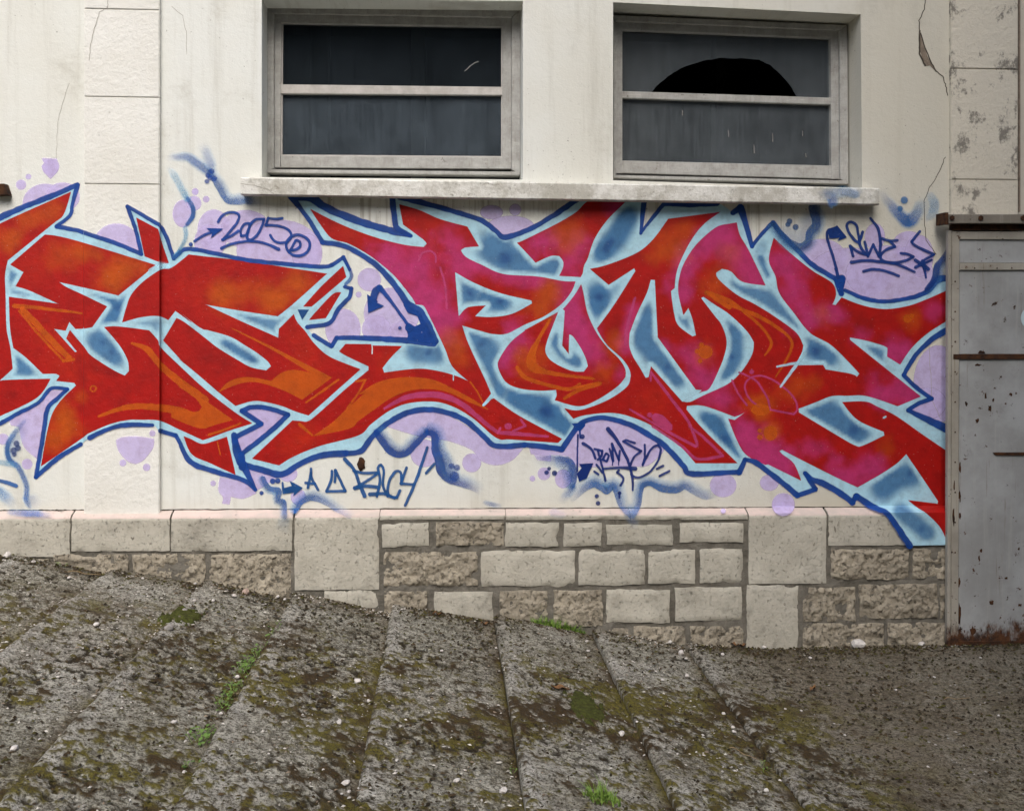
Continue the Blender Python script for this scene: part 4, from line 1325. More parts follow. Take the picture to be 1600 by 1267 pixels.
DEEP = tmods([('A 920,1100', 50, .6), ('B 800,280', 40, .5), ('B 880,350', 45, .5), ('E 370,550', 32, .7), ('E 560,650', 36, .7), ('G 1150,570', 75, .7), ('G 870,840', 50, .8), ('G 1105,905', 50, .8), ('H 540,355', 50, .7), ('H 970,280', 50, .5), ('H 1480,820', 80, .7),
    ('L 160,820', 70, .7), ('L 1120,470', 50, .6), ('K 680,430 630,500', 45, .7), ('K 580,870', 60, .7), ('O 220,390', 45, .7), ('O 870,340', 55, .7), ('O 1180,960', 60, .6), ('O 170,1020', 55, .6), ('R 1110,550', 45, .6), ('R 1200,980', 35, .5)], lin(22, 76, 150))
BLX = T('C -960,330 A -1000,1250 -780,780 -420,610')      # the piece goes on past the left edge of the picture
base = BLX[1:] + BL1 + BL2[1:] + BL3[1:] + BL4[:-1] + BL5[:1] + BL5[1:] + BL6 + BL7 + BL8[1:] + BL9 + BL10 + BL11[1:] + BL12[1:] + BL13 + BL14
LET = [
 ('red corner of a letter cut off by the left edge of the picture', ['A -400,680 -60,478 555,200 497,375 430,435 350,500 60,735 38,850 42,1000 50,1265 B 80,320 98,480 10,560 -60,600 -420,700 -700,560 A -720,900', 'B -60,615 15,573 395,560 285,708 0,850 -60,880 -400,1030 -660,1090 -820,900 -640,700 -420,760'], [], []),
 ('red letter E with orange strokes crossing the painted pilaster', ['A 80,768 350,535 440,545 640,595 1215,772 925,1008 760,970 640,943 460,903 520,945 650,1005 835,1095 B 720,155 670,165 590,170 542,115 512,183 420,168 585,352 602,347 518,245 546,180 600,245 660,315 700,370 800,440 900,500 975,535 1008,500 1000,420 950,320 880,230 815,157 890,150 1000,160 1165,182 1235,262 1255,315 1420,475 1600,640 E 440,1075 570,1157 F 400,310 280,355 185,388 0,303 B 1245,885 1100,878 1000,880 860,912 690,985 655,1012 320,1242 410,830 595,610 580,590 440,575 465,540 440,520 335,520 200,390 105,318 80,165 A 70,1020 250,1045 462,1076 230,970 122,937 185,827',
    'F 35,358 90,380 180,418 290,390 372,362 400,480 440,658 250,570 100,498', 'A 1065,402 1235,492 1262,590 1318,755 1270,760 1235,745 1130,703 1100,560'], [],
   [('s', 'A 110,1092 250,1100 640,1148', [6, 5, 2.5]), ('s', 'B 175,15 300,150 420,280 540,395', [8, 9, 9, 8]), ('s', 'B 150,30 300,210 495,418', [3, 3, 3]), ('s', 'B 495,420 575,408', 4), ('s', 'B 1030,283 1150,330 1250,450 1400,580 1600,725', [3, 9, 9, 11, 12]), ('s', 'B 770,855 900,805 1050,775 1250,785 1420,820 1600,905', [3, 6, 8, 10, 13, 18]),
    ('p', 'E 0,800 150,940 415,1130 300,1160 180,1195 60,1160 -60,1110 -60,1040 100,1070 160,1060 180,1030 120,950 0,870'), ('s', 'F 230,345 350,310 480,255', [3, 3, 2]), ('r', 'B 728,635', 4.5), ('s', 'F 300,400 320,500', 1.2)]),
 ('red letter S with an orange arrow tail and two small flags', ['A 1250,812 1345,790 D 175,890 300,905 600,940 1255,1040 E 1140,0 900,215 770,320 500,280 200,228 460,350 775,490 780,420 895,305 920,365 985,440 1060,540 1180,640 1415,735 1010,1095 900,1060 800,1020 650,985 560,985 440,1020 310,915 150,778 0,655 B 1440,440 1275,260 1380,85 1450,125 1600,240 E 300,568 450,660 560,720 680,745 718,712 690,670 600,600 520,550 400,480 230,430 165,410 0,285 A 1500,1222 1370,1128 1315,1200 1235,1168 1100,1178 955,1218 985,1110 1025,1005 1115,905',
    'J 170,945 300,800 415,690 480,630 505,715 235,945', 'J 215,1050 270,985 400,850 465,835 345,1035'], [],
   [('p', 'E 310,912 380,840 470,805 560,800 720,828 800,765 900,742 1030,765 760,600 400,410 700,550 1190,800 960,970 820,900 640,840 520,835 400,870'), ('s', 'E 992,992 1120,905 1245,815', [2, 3.5, 2.5])]),
 ('red and pink letter P with a long orange arched tail', ['J 225,185 400,275 560,345 760,415 960,465 1110,482 1135,455 1105,420 950,305 920,148 G 480,195 640,265 850,322 940,475 830,485 800,508 840,560 960,620 1130,692 1400,712 1600,748 K 395,750 365,825 285,925 150,1020 0,1085 G 1160,1155 1050,1158 940,1130 810,1092 H 860,290 1000,590 1040,690 1000,735 1058,712 1250,845 1590,1028 1560,1058 1200,1032 1080,1020 900,870 750,780 600,737 400,747 250,803 100,910 0,1000 F 1100,432 900,512 780,584 570,532 885,235 950,240 1010,240 E 1100,1070 1300,890 1480,742 1480,712 1310,632 1250,595 1300,538 1500,540 H 100,300 340,305 255,390 187,475 200,512 450,482 600,495 740,530 858,577 735,462 680,330 610,180 520,0 J 1105,935 1045,928 1030,890 900,725 780,615 660,528 520,452 392,412 300,300'],
   ['G 757,680 900,760 1100,840 1350,900 1355,920 1200,1000 1050,1025 915,1020 1000,935 855,950 785,1018'],
   [('p', 'H 0,680 150,590 300,555 450,550 600,575 750,645 900,725 1015,800 880,745 700,662 550,637 400,650 250,710 120,800 0,885 E 1330,1195 1050,1255 1200,1150 1310,1045 1450,925'), ('s', 'E 1380,828 1455,820 1400,920 1312,1040', 2.6), ('s', 'E 940,1165 1040,1250', [5, 2]), ('s', 'H 872,583 930,660 970,740', 1.8),
    ('m', 'H 205,792 350,712 500,685 650,692 800,752 950,870 1080,970 1200,985 1480,1010', [3, 7, 9, 9, 8, 6, 5, 6, 3]), ('mb', 'H 1170,930', 5, 4.5), ('m', 'H 1110,945 1090,985', 3), ('m', 'H 1270,880 1305,925 1210,968', 3.2), ('m', 'G 470,590 500,530 555,512 600,540 605,600', 2.5), ('m', 'G 640,640 680,800 690,960', 2.6)]),
 ('red and magenta rounded letter U with a drop shaped centre', ['G 1240,448 1300,425 K 250,300 400,210 525,112 800,115 650,262 545,415 490,570 462,625 450,690 435,715 400,712 270,705 300,640 300,590 270,550 210,548 140,575 85,602 0,510',
     'K 440,772 390,855 310,955 290,972 0,1130 H 1300,185 1190,275 1105,400 1093,470 1150,580 1250,630 1400,650 1545,645 L 250,690 235,725 420,772 560,725 720,620 785,545 785,490 740,410 640,310 560,200 490,50 K 455,830'],
   ['L 275,-5 310,30 300,180 290,300 345,370 348,215 375,230 430,310 475,400 490,460 460,502 390,500 300,470 200,410 163,345 175,270 215,160 262,40'],
   [('s', 'L 200,95 90,280 50,400 70,470 160,505 330,535 540,558', [4, 5, 14, 14, 7, 5, 3]), ('s', 'L -60,470 0,545 150,600 340,640 430,600', [5, 6, 5, 5, 4]), ('s', 'L 400,630 590,590', 4), ('s', 'L 310,712 420,650 590,602', [4, 5, 4]), ('s', 'H 1490,100 1400,270 1370,370', [3, 5, 6])]),
 ('red and magenta letter M with a pink outlined lower spike', ['K 510,652 640,622 870,530 1000,425 1120,262 1525,208 1400,300 1300,425 1215,590 1180,700 1170,800 1140,825 1165,1000 1200,1095 1310,1180 1338,1170 1310,1040 1278,955 1240,1010 1200,830 1215,690 1260,580 1330,475 1420,385 1510,320 1600,300 N 255,340 280,440 350,560 480,830 300,800 210,720 140,700 95,730 110,780 250,900 400,980 560,1080 720,1200 O 775,300 745,390 600,600 340,805 240,855 0,770 L 1265,770 1262,800 1400,960 1660,1217 1335,1217 1200,1070 1050,960 900,880 700,825 480,840 380,870 310,790 430,805 640,730 790,630 825,560 820,490 760,400 640,290 570,180 K 565,1115 700,930 865,668 855,645 655,775'],
   ['K 985,738 1015,740 1022,900 1037,1190 L 1040,240 1335,645 1380,650 1290,730 1230,735 985,458 965,545 945,550 900,470 850,390 818,300 822,200 K 830,1130 880,1000 955,840',
    'K 1380,880 1395,872 1480,930 1600,1010 O 330,185 388,275 375,365 300,490 190,595 0,685 L 1290,738 1240,735 1290,705 1380,665 1440,640 1500,530 1560,380 1578,260 K 1540,1090 1480,1010'],
   [('m', 'L 985,575 985,505 1095,650 1200,790 1280,900 1345,1060 1335,1085 1150,990 820,798', [2.5, 3, 4, 4, 3.5, 4, 4, 3.5, 2.5]), ('m', 'L 1285,930 1400,1020 1545,1160 1350,1185 1220,1080 1000,930', [2.5, 3.5, 4, 4, 4, 3]), ('mp', 'L 985,850 1020,830 1080,850 1150,920 1150,960 1090,955 1020,910'), ('mb', 'L 975,842', 3.2), ('m', 'K 860,880 800,1110 790,1240', [3, 5, 5]),
    ('s', 'N 20,888 200,955 380,1090 O 500,220 525,300 475,375', [7, 6, 4, 3.5, 4, 2]), ('s', 'N 200,985 400,1060 560,1150 O 670,240 685,310 640,420 560,545', [3, 6, 4.5, 4, 4, 3, 1.5]), ('s', 'K 1420,830 1500,890 1600,950', [3, 6, 7]), ('sb', 'L 1410,350', 11, 10), ('sb', 'L 1380,295', 3.2), ('sb', 'L 1345,345', 3), ('sb', 'L 1370,420', 3)]),
 ('red and magenta letter E ending against the metal door', ['N 545,460 700,600 850,718 1000,812 1030,900 1003,980 1028,985 1075,925 P 700,975 830,1008 950,1015 1100,990 1240,940 1424,858 Q 1424,90 1250,200 1120,320 1032,447 932,385 935,320 905,300 760,258 640,236 640,256 1192,697 1012,772 850,715 740,688 620,690 500,692 380,738 238,792 240,822 540,1002 680,1080 740,1082 910,1002 905,972 700,878 580,742 760,738 860,780 1000,850 1200,990 1385,1115 1424,1100 R 1424,780 1424,1090 1395,1060 1340,960 1240,860 1170,815 1095,757 1325,785 1330,765 1200,570 1080,395 1010,465 900,540 780,610 700,655 560,590 300,460 110,362 88,372 110,398 200,470 258,602 0,475 O 480,1230 310,1130 190,872 240,882 340,806 600,600 720,455 930,452 950,487 1150,522 1195,545 1213,522 1195,495 1000,300 830,200 N 700,1040 590,890 560,760 508,630'],
   [], [('m', 'O 275,510 400,570 490,700 520,800', [2.5, 2.5, 2.2, 2]), ('m', 'O 220,570 265,670 335,765', 2.4), ('m', 'O 520,800 700,835 730,790 690,690 560,580 440,535 350,560 318,630 360,720 430,775', 2.3), ('mb', 'O 372,505', 3), ('sb', 'O 520,985', 10, 11), ('sb', 'O 440,800', 14, 9), ('sb', 'O 435,965', 3), ('sb', 'O 437,1015', 4),
     ('sb', 'P 1090,1090', 6, 6), ('sb', 'P 1125,1070', 3), ('w', 'O 572,466 720,438 930,432', [2, 3.5, 4]), ('w', 'O 790,360 700,480 597,622', [5, 4, 2.5]), ('w', 'O 1405,862 1420,855', 2)]),
]
f = Film()
REDP = [smooth(T(q), True, 40) for L_ in LET for q in L_[1]]
f.fill(base, CYAN, (BLUES, DEEP), grid=4.0, deg=35, edges=REDP + [base])
f.fill(ISL, LILAC, (), noise=0.02, deg=35)
f.build('letter_outline', mural, 'light blue outline with darker blue shading behind the red letters')

# red letters
MAGS = tmods([('G 280,640 450,740 560,900 640,1050', 170, .85), ('G 740,500 820,600', 120, .75), ('G 1000,620 1400,740', 75, .7), ('H 560,50 640,200', 70, .6), ('G 480,560', 120, .5), ('K 80,450 180,420', 110, .85), ('K 450,430 330,620', 95, .7), ('K 380,900 400,1100', 130, .9), ('K 720,180', 90, .6),
    ('K 1530,370 1300,560 1230,800', 110, .8), ('K 840,1000 790,1230', 65, .75), ('L 330,80 430,200 500,350', 110, .8), ('L 1420,590 1300,400', 110, .7), ('L 1070,300', 60, .6), ('H 1220,240 1130,420', 105, .9), ('N 150,420 300,700 420,780', 110, .75), ('N 600,640 700,860 800,1100', 120, .8), ('N 1040,1060', 80, .6),
    ('Q 950,350 1040,380', 100, .8), ('Q 880,650 1100,680', 105, .75), ('Q 740,230', 70, .5), ('O 260,930 380,1080 600,1230', 120, .85), ('O 80,720', 90, .6), ('R 600,560 800,520', 120, .75), ('R 350,340', 80, .5), ('Q 1300,20', 80, .55), ('L 760,520', 60, .6), ('K 100,700 300,760', 60, .5), ('O 0,560', 60, .5), ('L 1540,720', 90, .6), ('R 150,520', 60, .7), ('O 980,40', 70, .5), ('Q 0,1000', 70, .4)], MAG)
ORNG = tmods([('A 400,350 200,430', 75, .6), ('A 110,560 60,620', 75, .7), ('A 500,690', 110, .5), ('A 640,680 760,690', 60, .6), ('A 870,830 870,870', 110, .9), ('A 990,800 1060,780', 85, .7), ('D 1020,1110', 100, .7), ('D 850,1200 620,1210 420,1180', 95, .6), ('E 740,210', 90, .8), ('E 320,130', 80, .5), ('E 900,80', 80, .5), ('B 480,850 520,950', 110, .9), ('B 420,1060', 80, .7), ('B 620,700', 50, .5),
    ('K 350,390', 120, .6), ('K 190,860 120,950', 110, .75), ('K 1070,510 1180,480', 120, .65), ('K 1550,720 1480,800', 95, .6), ('L 1400,350', 75, .8), ('L 30,400 60,480', 95, .8), ('N 200,560', 75, .5), ('N 930,1040', 70, .5), ('Q 1120,90', 70, .6), ('O 440,790', 85, .85), ('O 520,970', 60, .85), ('O 620,680 720,640', 80, .45), ('O 850,600', 70, .4), ('L 700,270', 80, .5), ('L 620,520', 80, .45), ('H 820,430 780,300', 80, .5), ('G 700,1230', 90, .5), ('O 1420,1100', 70, .4), ('K 1250,330', 70, .5)], ORANGE)
DARK = tmods([('B 620,400 640,600', 60, .4), ('B 750,480 900,520', 50, .45), ('E 200,600 350,700', 110, .4), ('E 550,760 650,780', 60, .4), ('B 100,700', 110, .35), ('L 960,800 950,900', 80, .2), ('L 600,110', 110, .3), ('H 870,450', 70, .35), ('K 900,560', 80, .3), ('O 720,260', 60, .3), ('Q 560,20 800,160', 90, .25), ('O 1250,560', 80, .25), ('R 1330,600', 90, .3), ('A 560,1150', 110, .2), ('K 700,1150 740,1050', 80, .3)], lin(140, 4, 8))
BRT = tmods([('A 300,760', 200, .4), ('G 600,350', 250, .5), ('J 500,350', 150, .5), ('K 1200,330', 150, .4), ('D 300,1150', 250, .4), ('F 950,400', 250, .8), ('H 300,480', 200, .6), ('L 1000,720', 200, .4), ('B 450,300 600,500', 250, .5), ('E 400,250', 250, .5), ('E 1000,600', 250, .5)], lin(214, 44, 6))
MAGS = [(p_, r_ * 1.65, c_, min(1, k_ * 1.15)) for p_, r_, c_, k_ in MAGS]
ORNG = [(p_, r_ * 1.7, c_, k_ * 0.9) for p_, r_, c_, k_ in ORNG]
RM = BRT + DARK + MAGS + ORNG
for lab, reds, cyans, hl in LET:
    f = Film()
    for s_ in reds: f.fill(T(s_), RED, RM, grid=4.5, deg=40, feather=0.7, noise=0.13)
    for s_ in cyans: f.fill(T(s_), CYAN, (BLUES, DEEP), grid=3.6, deg=40, feather=0.7, edges=[smooth(T(s_), True, 40)])
    lo_ = f.build('letter', mural, lab)
    if hl:
        f = Film()
        for it in hl:
            c_ = {'s': ORANGE, 'p': ORANGE, 'r': ORANGE, 'sb': ORANGE, 'm': PINK, 'mp': PINK, 'mb': PINK, 'w': CYAN}[it[0]]
            pts = T(it[1])
            if it[0] in ('s', 'm', 'w'): f.stroke(pts, it[2], c_, 0.9, 0.88)
            elif it[0] in ('p', 'mp'): f.fill(pts, c_, (), alpha=0.9, feather=1.2, noise=0.12, grid=6)
            elif it[0] in ('sb', 'mb'): f.blob(pts[0], it[2], it[3] if len(it) > 3 else None, c_, 0.85, 1.6)
            elif it[0] == 'r':
                q = [(pts[0][0] + it[2] * math.cos(a), pts[0][1] + it[2] * math.sin(a)) for a in np.linspace(0, 6.28, 14)]
                f.stroke(q, 1.8, c_, 0.8, 0.8)
        for o in f.each('highlight', lo_): o.location = (0, 0, 0)

# cyan ticks and drips, dark blue outline
f = Film()
f.stroke(T('H 978,765 1045,690'), [3, 5], CYAN, 0.8)
f.stroke(T('H 108,300 108,365'), 1.2, WHITE, 0.6); f.stroke(T('H 743,530 743,570'), 1.2, CYAN, 0.6)
f.stroke(T('A 1165,810 1240,768'), 2, CYAN, 1.0, 0.6); f.stroke(T('A 1240,762 1320,782'), 5, CYAN, 3.0, 0.5)
def bl(pts, w_, fe=1.0, al=0.97, **k): f.stroke(pts, w_, BLUE, fe, al, **k)
bl(BLX + BL1[:1], [6, 7, 8, 9, 10]); bl(BL1[:5], [10, 9, 8, 8, 7]); bl(BL1[4:8], [7, 5, 5, 5]); bl(BL1[7:12], [6, 6, 6, 6, 6]); bl(BL1[11:14], 5.5); bl(BL1[13:16], 5.5); bl(BL1[15:], [4, 6, 6, 5])
bl(BL2[:7], 6); bl(BL2[6:9], [6, 5, 4]); bl(T('J 475,560 520,630 545,710 500,770'), [4, 4, 5, 4], al=0.8); bl(BL2[11:17], [5, 6, 6, 6, 6, 6]); bl(BL2[17:], [6, 6, 6])
bl(BL3, [6, 6, 7, 9, 9]); bl(BL4[:5], [8, 14, 12, 12, 9]); bl(BL4[4:10], [10, 9, 8, 7, 7, 7]); bl(BL4[9:], [7, 6, 9])
bl(BL5[:7], [12, 13, 11, 11, 11, 10, 4]); bl(BL5[6:], [6, 8, 8, 9]); bl(BL6, [8, 9, 7, 7, 7, 8, 7, 7, 8, 8]); bl(BL7[:2], [9, 4]); bl(BL7[1:], [3, 5, 6, 7, 8, 9])
bl(BL8[1:3], [7, 10]); bl(BL8[2:5], [11, 8, 6]); bl(BL8[4:7], [5, 5, 6]); bl(BL8[6:11], 7); bl(BL8[10:13], [7, 9, 8]); bl(BL8[13:], [5, 6, 6, 6, 7, 9, 10, 8])
bl(BL9[:5], [9, 9, 7, 6, 6]); bl(BL9[4:7], [6, 6, 6]); bl(BL9[6:9], [6, 6, 6]); bl(BL9[8:], [6, 9, 14])
bl(BL10[2:9], [9, 9, 8, 7, 7, 9, 9], side=-0.5); bl(BL10[8:10], [8, 7]); bl(BL10[9:14], [9, 9, 9, 8, 6]); bl(BL10[13:15], [6, 7]); bl(BL10[14:16], [7, 7]); bl(BL10[15:20], [8, 8, 8, 8, 5]); bl(BL10[19:], [6, 9])
bl(BL11[:10], [7, 7, 8, 8, 8, 8, 7, 7, 7, 7]); bl(BL11[9:13], [8, 8, 8, 7]); bl(BL11[12:24], 8); bl(BL11[23:], [10, 9, 8, 8, 10, 10, 9, 9])
bl(BL12[:2], [12, 4]); bl(BL12[1:7], [5, 7, 7, 8, 6, 6]); bl(BL12[6:], [6, 6]); bl(BL13, [5, 7, 6, 7]); bl(BL14[:3], [6, 7, 6]); bl(BL14[2:8], [6, 6, 6, 6, 6, 5]); bl(BL14[7:], [5, 5, 6, 6, 6])
bl(ISL + ISL[:1], 7); bl(T('F 430,350 450,480 480,560'), [9, 11, 12]); bl(T('F 485,500 490,600'), 10)
f.fill(T('J 1030,960 1080,990 1205,1218 1190,1240 980,1208 985,1165 968,1100 990,1070 1040,1100 1085,1080 1060,1020 985,995 950,930'), BLUE, (), deg=30, noise=0.05)
f.fill(T('J 125,968 215,970 160,1048'), lin(30, 88, 155), (), noise=0.1)
f.fill(T('M 365,310 470,295 472,325 430,375 405,350'), BLUE, ()); f.stroke(T('M 430,370 435,420'), 2, BLUE)
f.fill(T('P 525,770 560,760 605,800 578,905 555,885'), BLUE, ()); f.blob(T('P 575,780')[0], 6.2, None, BLUE)
list(f.each('contour_line', mural))

# soft overspray clouds
f = Film()
SB = lin(38, 104, 180); SB2 = lin(105, 170, 210)
def cl(s_, w_, al, fe=6, col=SB, **k): f.stroke(T(s_), w_, col, fe, al, split=120, **k)
cl('D 0,125 90,128 170,130 250,185 340,255', [2, 5, 7, 8, 6], [0.0, .55, .7, .75, .8], 6); cl('D 270,20 310,90 350,200', [2, 6, 6], [0, .4, .6], 8); cl('D 330,250 400,350 470,470 560,478 640,475 770,490', [4, 8, 6, 8, 8, 3], [.75, .8, .85, .8, .6, 0], 6, side=-0.3)
cl('D 560,440 620,430 640,470', 8, [.0, .35, .5], 7)
for s_, r_ in (('D 352,240', 3.8), ('D 325,272', 3.5), ('D 372,295', 4), ('D 340,290', 3.5), ('D 316,318', 3)): f.blob(T(s_)[0], r_, None, BLUE, .85, 1.5)
cl('D 0,200 60,270 120,380 165,460', [2, 7, 7, 6], [0, .5, .6, .8], 4, SB2); cl('D 165,450 205,520 205,590 160,655', [5, 6, 6, 4], [.75, .95, .95, .9], 2.0); cl('D 148,680 145,780 70,895', [5, 4, 3], [.6, .7, .9], 2.5, SB2)
cl('D 60,915 110,870', 5, .9, 2)
cl('B 190,890 100,1000 55,1100 75,1190 C 150,660 205,790 205,900 230,960', [2, 5, 6, 6, 5, 5, 5, 2], [.3, .8, .95, .95, .8, .8, .8, .5], 3.5, side=0.0)
cl('B 200,920 130,1020 110,1120', [6, 7, 6], [.1, .35, .3], 9)
cl('C 0,612 60,620 125,640', [6, 6, 4], [.6, .65, .3], 2.5, SB2); cl('C -20,752 60,770 125,795', [5, 5, 5.5], .95, 1.2); cl('C -20,835 40,880 120,960', [10, 10, 5], [.75, .6, 0], 7, lin(80, 145, 205)); cl('C 80,1000 200,1010 300,1015 420,1035', [4, 6, 6, 2], [.4, .8, .8, 0], 4); cl('C 240,900 300,960', [6, 8], [.35, 0], 10)
for s_, r_ in (('B 128,1065', 4), ('B 140,1100', 4), ('B 105,1120', 4.5), ('B 110,1150', 3)): f.blob(T(s_)[0], r_, None, lin(20, 60, 130), .85, 1.5)
cl('F 655,685 700,760 780,780 772,860 818,868 828,985', [7, 7, 7, 7, 6, 5], [.85, .9, .9, .85, .9, .7], 2.5, side=0.6); cl('F 905,950 960,870 1040,840 1130,870 1230,935 1330,995', [4, 7, 8, 6, 4, 2], [.85, .9, .85, .7, .5, .3], 3, side=-0.9)
cl('F 820,1000 790,1110', [5, 10], [.45, 0], 8, lin(120, 150, 180))
for s_, r_ in (('F 730,708', 4), ('F 770,705', 4), ('F 643,800', 3)): f.blob(T(s_)[0], r_, None, BLUE, .95, 1.0)
cl('I 235,430 330,555 400,600 480,588 560,505 640,428', [8, 10, 9, 8, 8, 6], .95, 3.0, side=-1.2, col=BLUE); cl('I 640,428 690,450 700,560 725,640 750,740 820,805 950,850 1060,915', [7, 10, 11, 12, 12, 9, 6, 1], [.95, .95, .95, .95, .95, .9, .7, 0], 3.5, side=-1.2, col=BLUE)
cl('I 730,560 790,660 830,760', [10, 14, 12], [.3, .45, .4], 9); cl('I 1090,975 1150,990 1230,1005', [4, 4, 2], [.4, .7, 0], 3)
for s_, r_ in (('I 828,690', 4), ('I 870,702', 4.2), ('I 850,770', 7)): f.blob(T(s_)[0], r_, None, BLUE, .8, 1.5)
cl('M 60,572 200,572 330,590 375,640 385,720 375,800', [2, 5, 8, 8, 9, 5], [0, .6, .9, .9, .9, .8], 4, side=0.9, col=BLUE); cl('M 380,800 330,860 270,930', [5, 6, 3], [.8, .5, 0], 6); cl('M 300,620 330,700', [10, 12], .3, 10)
cl('M 380,910 470,820 540,785 600,815 640,845 690,800 720,870 750,960 830,1040', [3, 7, 8, 8, 6, 8, 6, 4, 4], [.2, .7, .9, .85, .9, .9, .8, .7, .6], 4, side=-0.9)
cl('M 860,1015 895,930 910,830 930,790 985,778 1060,815 1180,830 1250,802 1330,845 1420,880 1520,860', [6, 5, 5, 6, 6, 9, 9, 7, 8, 8, 3], [.7, .8, .9, .95, .95, .9, .9, .8, .6, .5, .0], 3.5, side=-0.8)
cl('M 220,1000 290,1020', 6, [.3, .2], 5, lin(130, 140, 210)); cl('M 800,1010 850,1080 830,1130', [5, 6, 6], [.4, .3, 0], 6, lin(110, 140, 190))
for s_, r_ in (('M 170,690', 3.2), ('M 190,660', 2.6), ('M 232,695', 3.8), ('M 562,875', 3), ('M 572,930', 3.2), ('M 740,850', 2.4)): f.blob(T(s_)[0], r_, None, lin(8, 50, 130), .95, 0.9)
cl('N 545,350 640,470 740,525 810,490 825,420 875,350 850,225', [5, 9, 9, 10, 10, 12, 14], .9, 3, side=0.9, col=lin(24, 82, 150)); cl('N 640,420 700,470 780,440 810,330', 10, .35, 11)
for s_, r_ in (('N 668,330', 4), ('N 655,355', 3.5), ('N 716,375', 4.2)): f.blob(T(s_)[0], r_, None, lin(50, 100, 160), .9, 1.2)
cl('N 930,110 1010,150 1000,180', [6, 10, 9], [.2, .6, .7], 6, plane='sill'); cl('N 960,95 1080,100 1200,105', [5, 9, 7], [.3, .55, .3], 6, lin(80, 135, 190), plane='sill'); cl('N 1120,95 1180,125', 8, [.3, .5], 4, lin(70, 130, 185), plane='sill')
cl('P 890,110 960,200 1040,290 1100,330 1160,270 1190,180', [4, 8, 13, 15, 12, 4], [.1, .55, .85, .95, .6, .1], 6); cl('P 1270,130 1300,190 1290,260 1255,300', [8, 12, 10, 6], [.3, .55, .5, .4], 4, lin(90, 150, 195)); cl('P 1180,230 1260,200', 12, [.35, .2], 9, lin(90, 150, 195))
for s_, r_ in (('P 1065,165', 5), ('P 1032,230', 3.6)): f.blob(T(s_)[0], r_, None, lin(60, 120, 180), .9, 2)
cl('P 1425,490 1390,590 1320,680 1300,780 1240,860', [4, 7, 8, 9, 7], [.8, .85, .95, .95, .95], 3, side=-0.7, col=lin(14, 66, 150)); cl('P 1400,650 1340,760', [8, 10], [.1, .3], 9)
list(f.each('spray_cloud', mural))

# ------------------------------------------------------------------ tags written with a thin cap
def tagwriting(name, label, strokes, fills=(), dots=(), w_=3.2, col=BLUE):
    f = Film()
    allp = []
    for it in strokes:
        s_, ww = it if isinstance(it, tuple) else (it, w_)
        p = T(s_); allp += p
        ww = [q * 1.15 for q in ww] if isinstance(ww, list) else ww * 1.15
        f.stroke(p, ww, col, 0.7, 0.98, split=75)
    for s_ in fills: f.fill(T(s_), col, (), deg=30, feather=0.6, noise=0.03)
    for s_, r_ in dots: f.blob(T(s_)[0], r_, None, col, .96, .8)
    cx = sum(p[0] for p in allp) / len(allp); cy = max(p[1] for p in allp)
    root = empty(name, at(cx, cy, 0))
    tag(root, label, 'graffiti')
    list(f.each('stroke', root))
circ = ' '.join('%.0f,%.0f' % (1028 + 92 * math.cos(t), 818 + 82 * math.sin(t)) for t in np.linspace(0.3, 6.6, 20))
tagwriting('graffiti_tag', 'blue handwritten 2005 with copyright sign and arrow on a lilac bubble', [
    'D 218,785 300,735 380,705', 'D 402,635 430,590 480,562 540,562 568,590 550,640 500,705 438,775', 'D 438,775 500,745 562,705', 'D 645,645 605,655 580,700 585,745 620,740 640,700 648,650', 'D 660,650 640,700 630,760 660,775 710,735 745,670 762,612 700,615 660,650',
    'D 905,606 840,612 795,605 775,660 860,665 945,690 975,735 950,785 890,798 840,780 812,738', ('D ' + circ, 3.4), 'D 1010,778 985,825 968,855 1005,852 1045,825 1042,790 1015,778', ('D 428,842 520,803 640,785 760,798 878,848', [4, 3.2, 3, 3.2, 4])],
    ['D 312,684 442,688 348,758 358,722'], [('D 190,810', 3)])
tagwriting('graffiti_tag', 'blue handwritten tag SWE with arrow and star in the lilac cloud near the door', [
    ('P 548,770 520,650 480,520 462,450 470,405 530,392', [4, 3.4, 3.4, 3.6, 4, 4]), 'P 740,412 712,500 670,470 625,400 618,355 650,335 690,360 706,430 720,520 765,590', 'P 765,590 700,565 642,522 664,602', 'P 755,492 782,602 822,512 866,602', ('P 870,605 878,500 862,390 800,308', [3.4, 4, 4, 3]), 'P 892,465 950,480 1012,478', 'P 955,485 992,528 930,548 882,590 890,632 960,652 1060,642 1135,608 1100,588 1038,580',
    ('P 650,650 760,635 880,645 1000,662 1148,725', [4, 3.6, 3.6, 3.6, 3]), 'P 745,720 830,704 920,718 1022,756', 'P 1186,408 1122,488 1150,520 1296,588 1222,632', ('P 1150,632 1252,702', [4, 5]), ('P 1280,632 1152,690', [3, 4]), ('P 1210,642 1236,770', [5, 2.5])],
    ['P 465,390 525,372 540,362 615,455 545,482 560,458 480,465'], [('P 532,702', 2.6)], 3.4, lin(12, 62, 145))
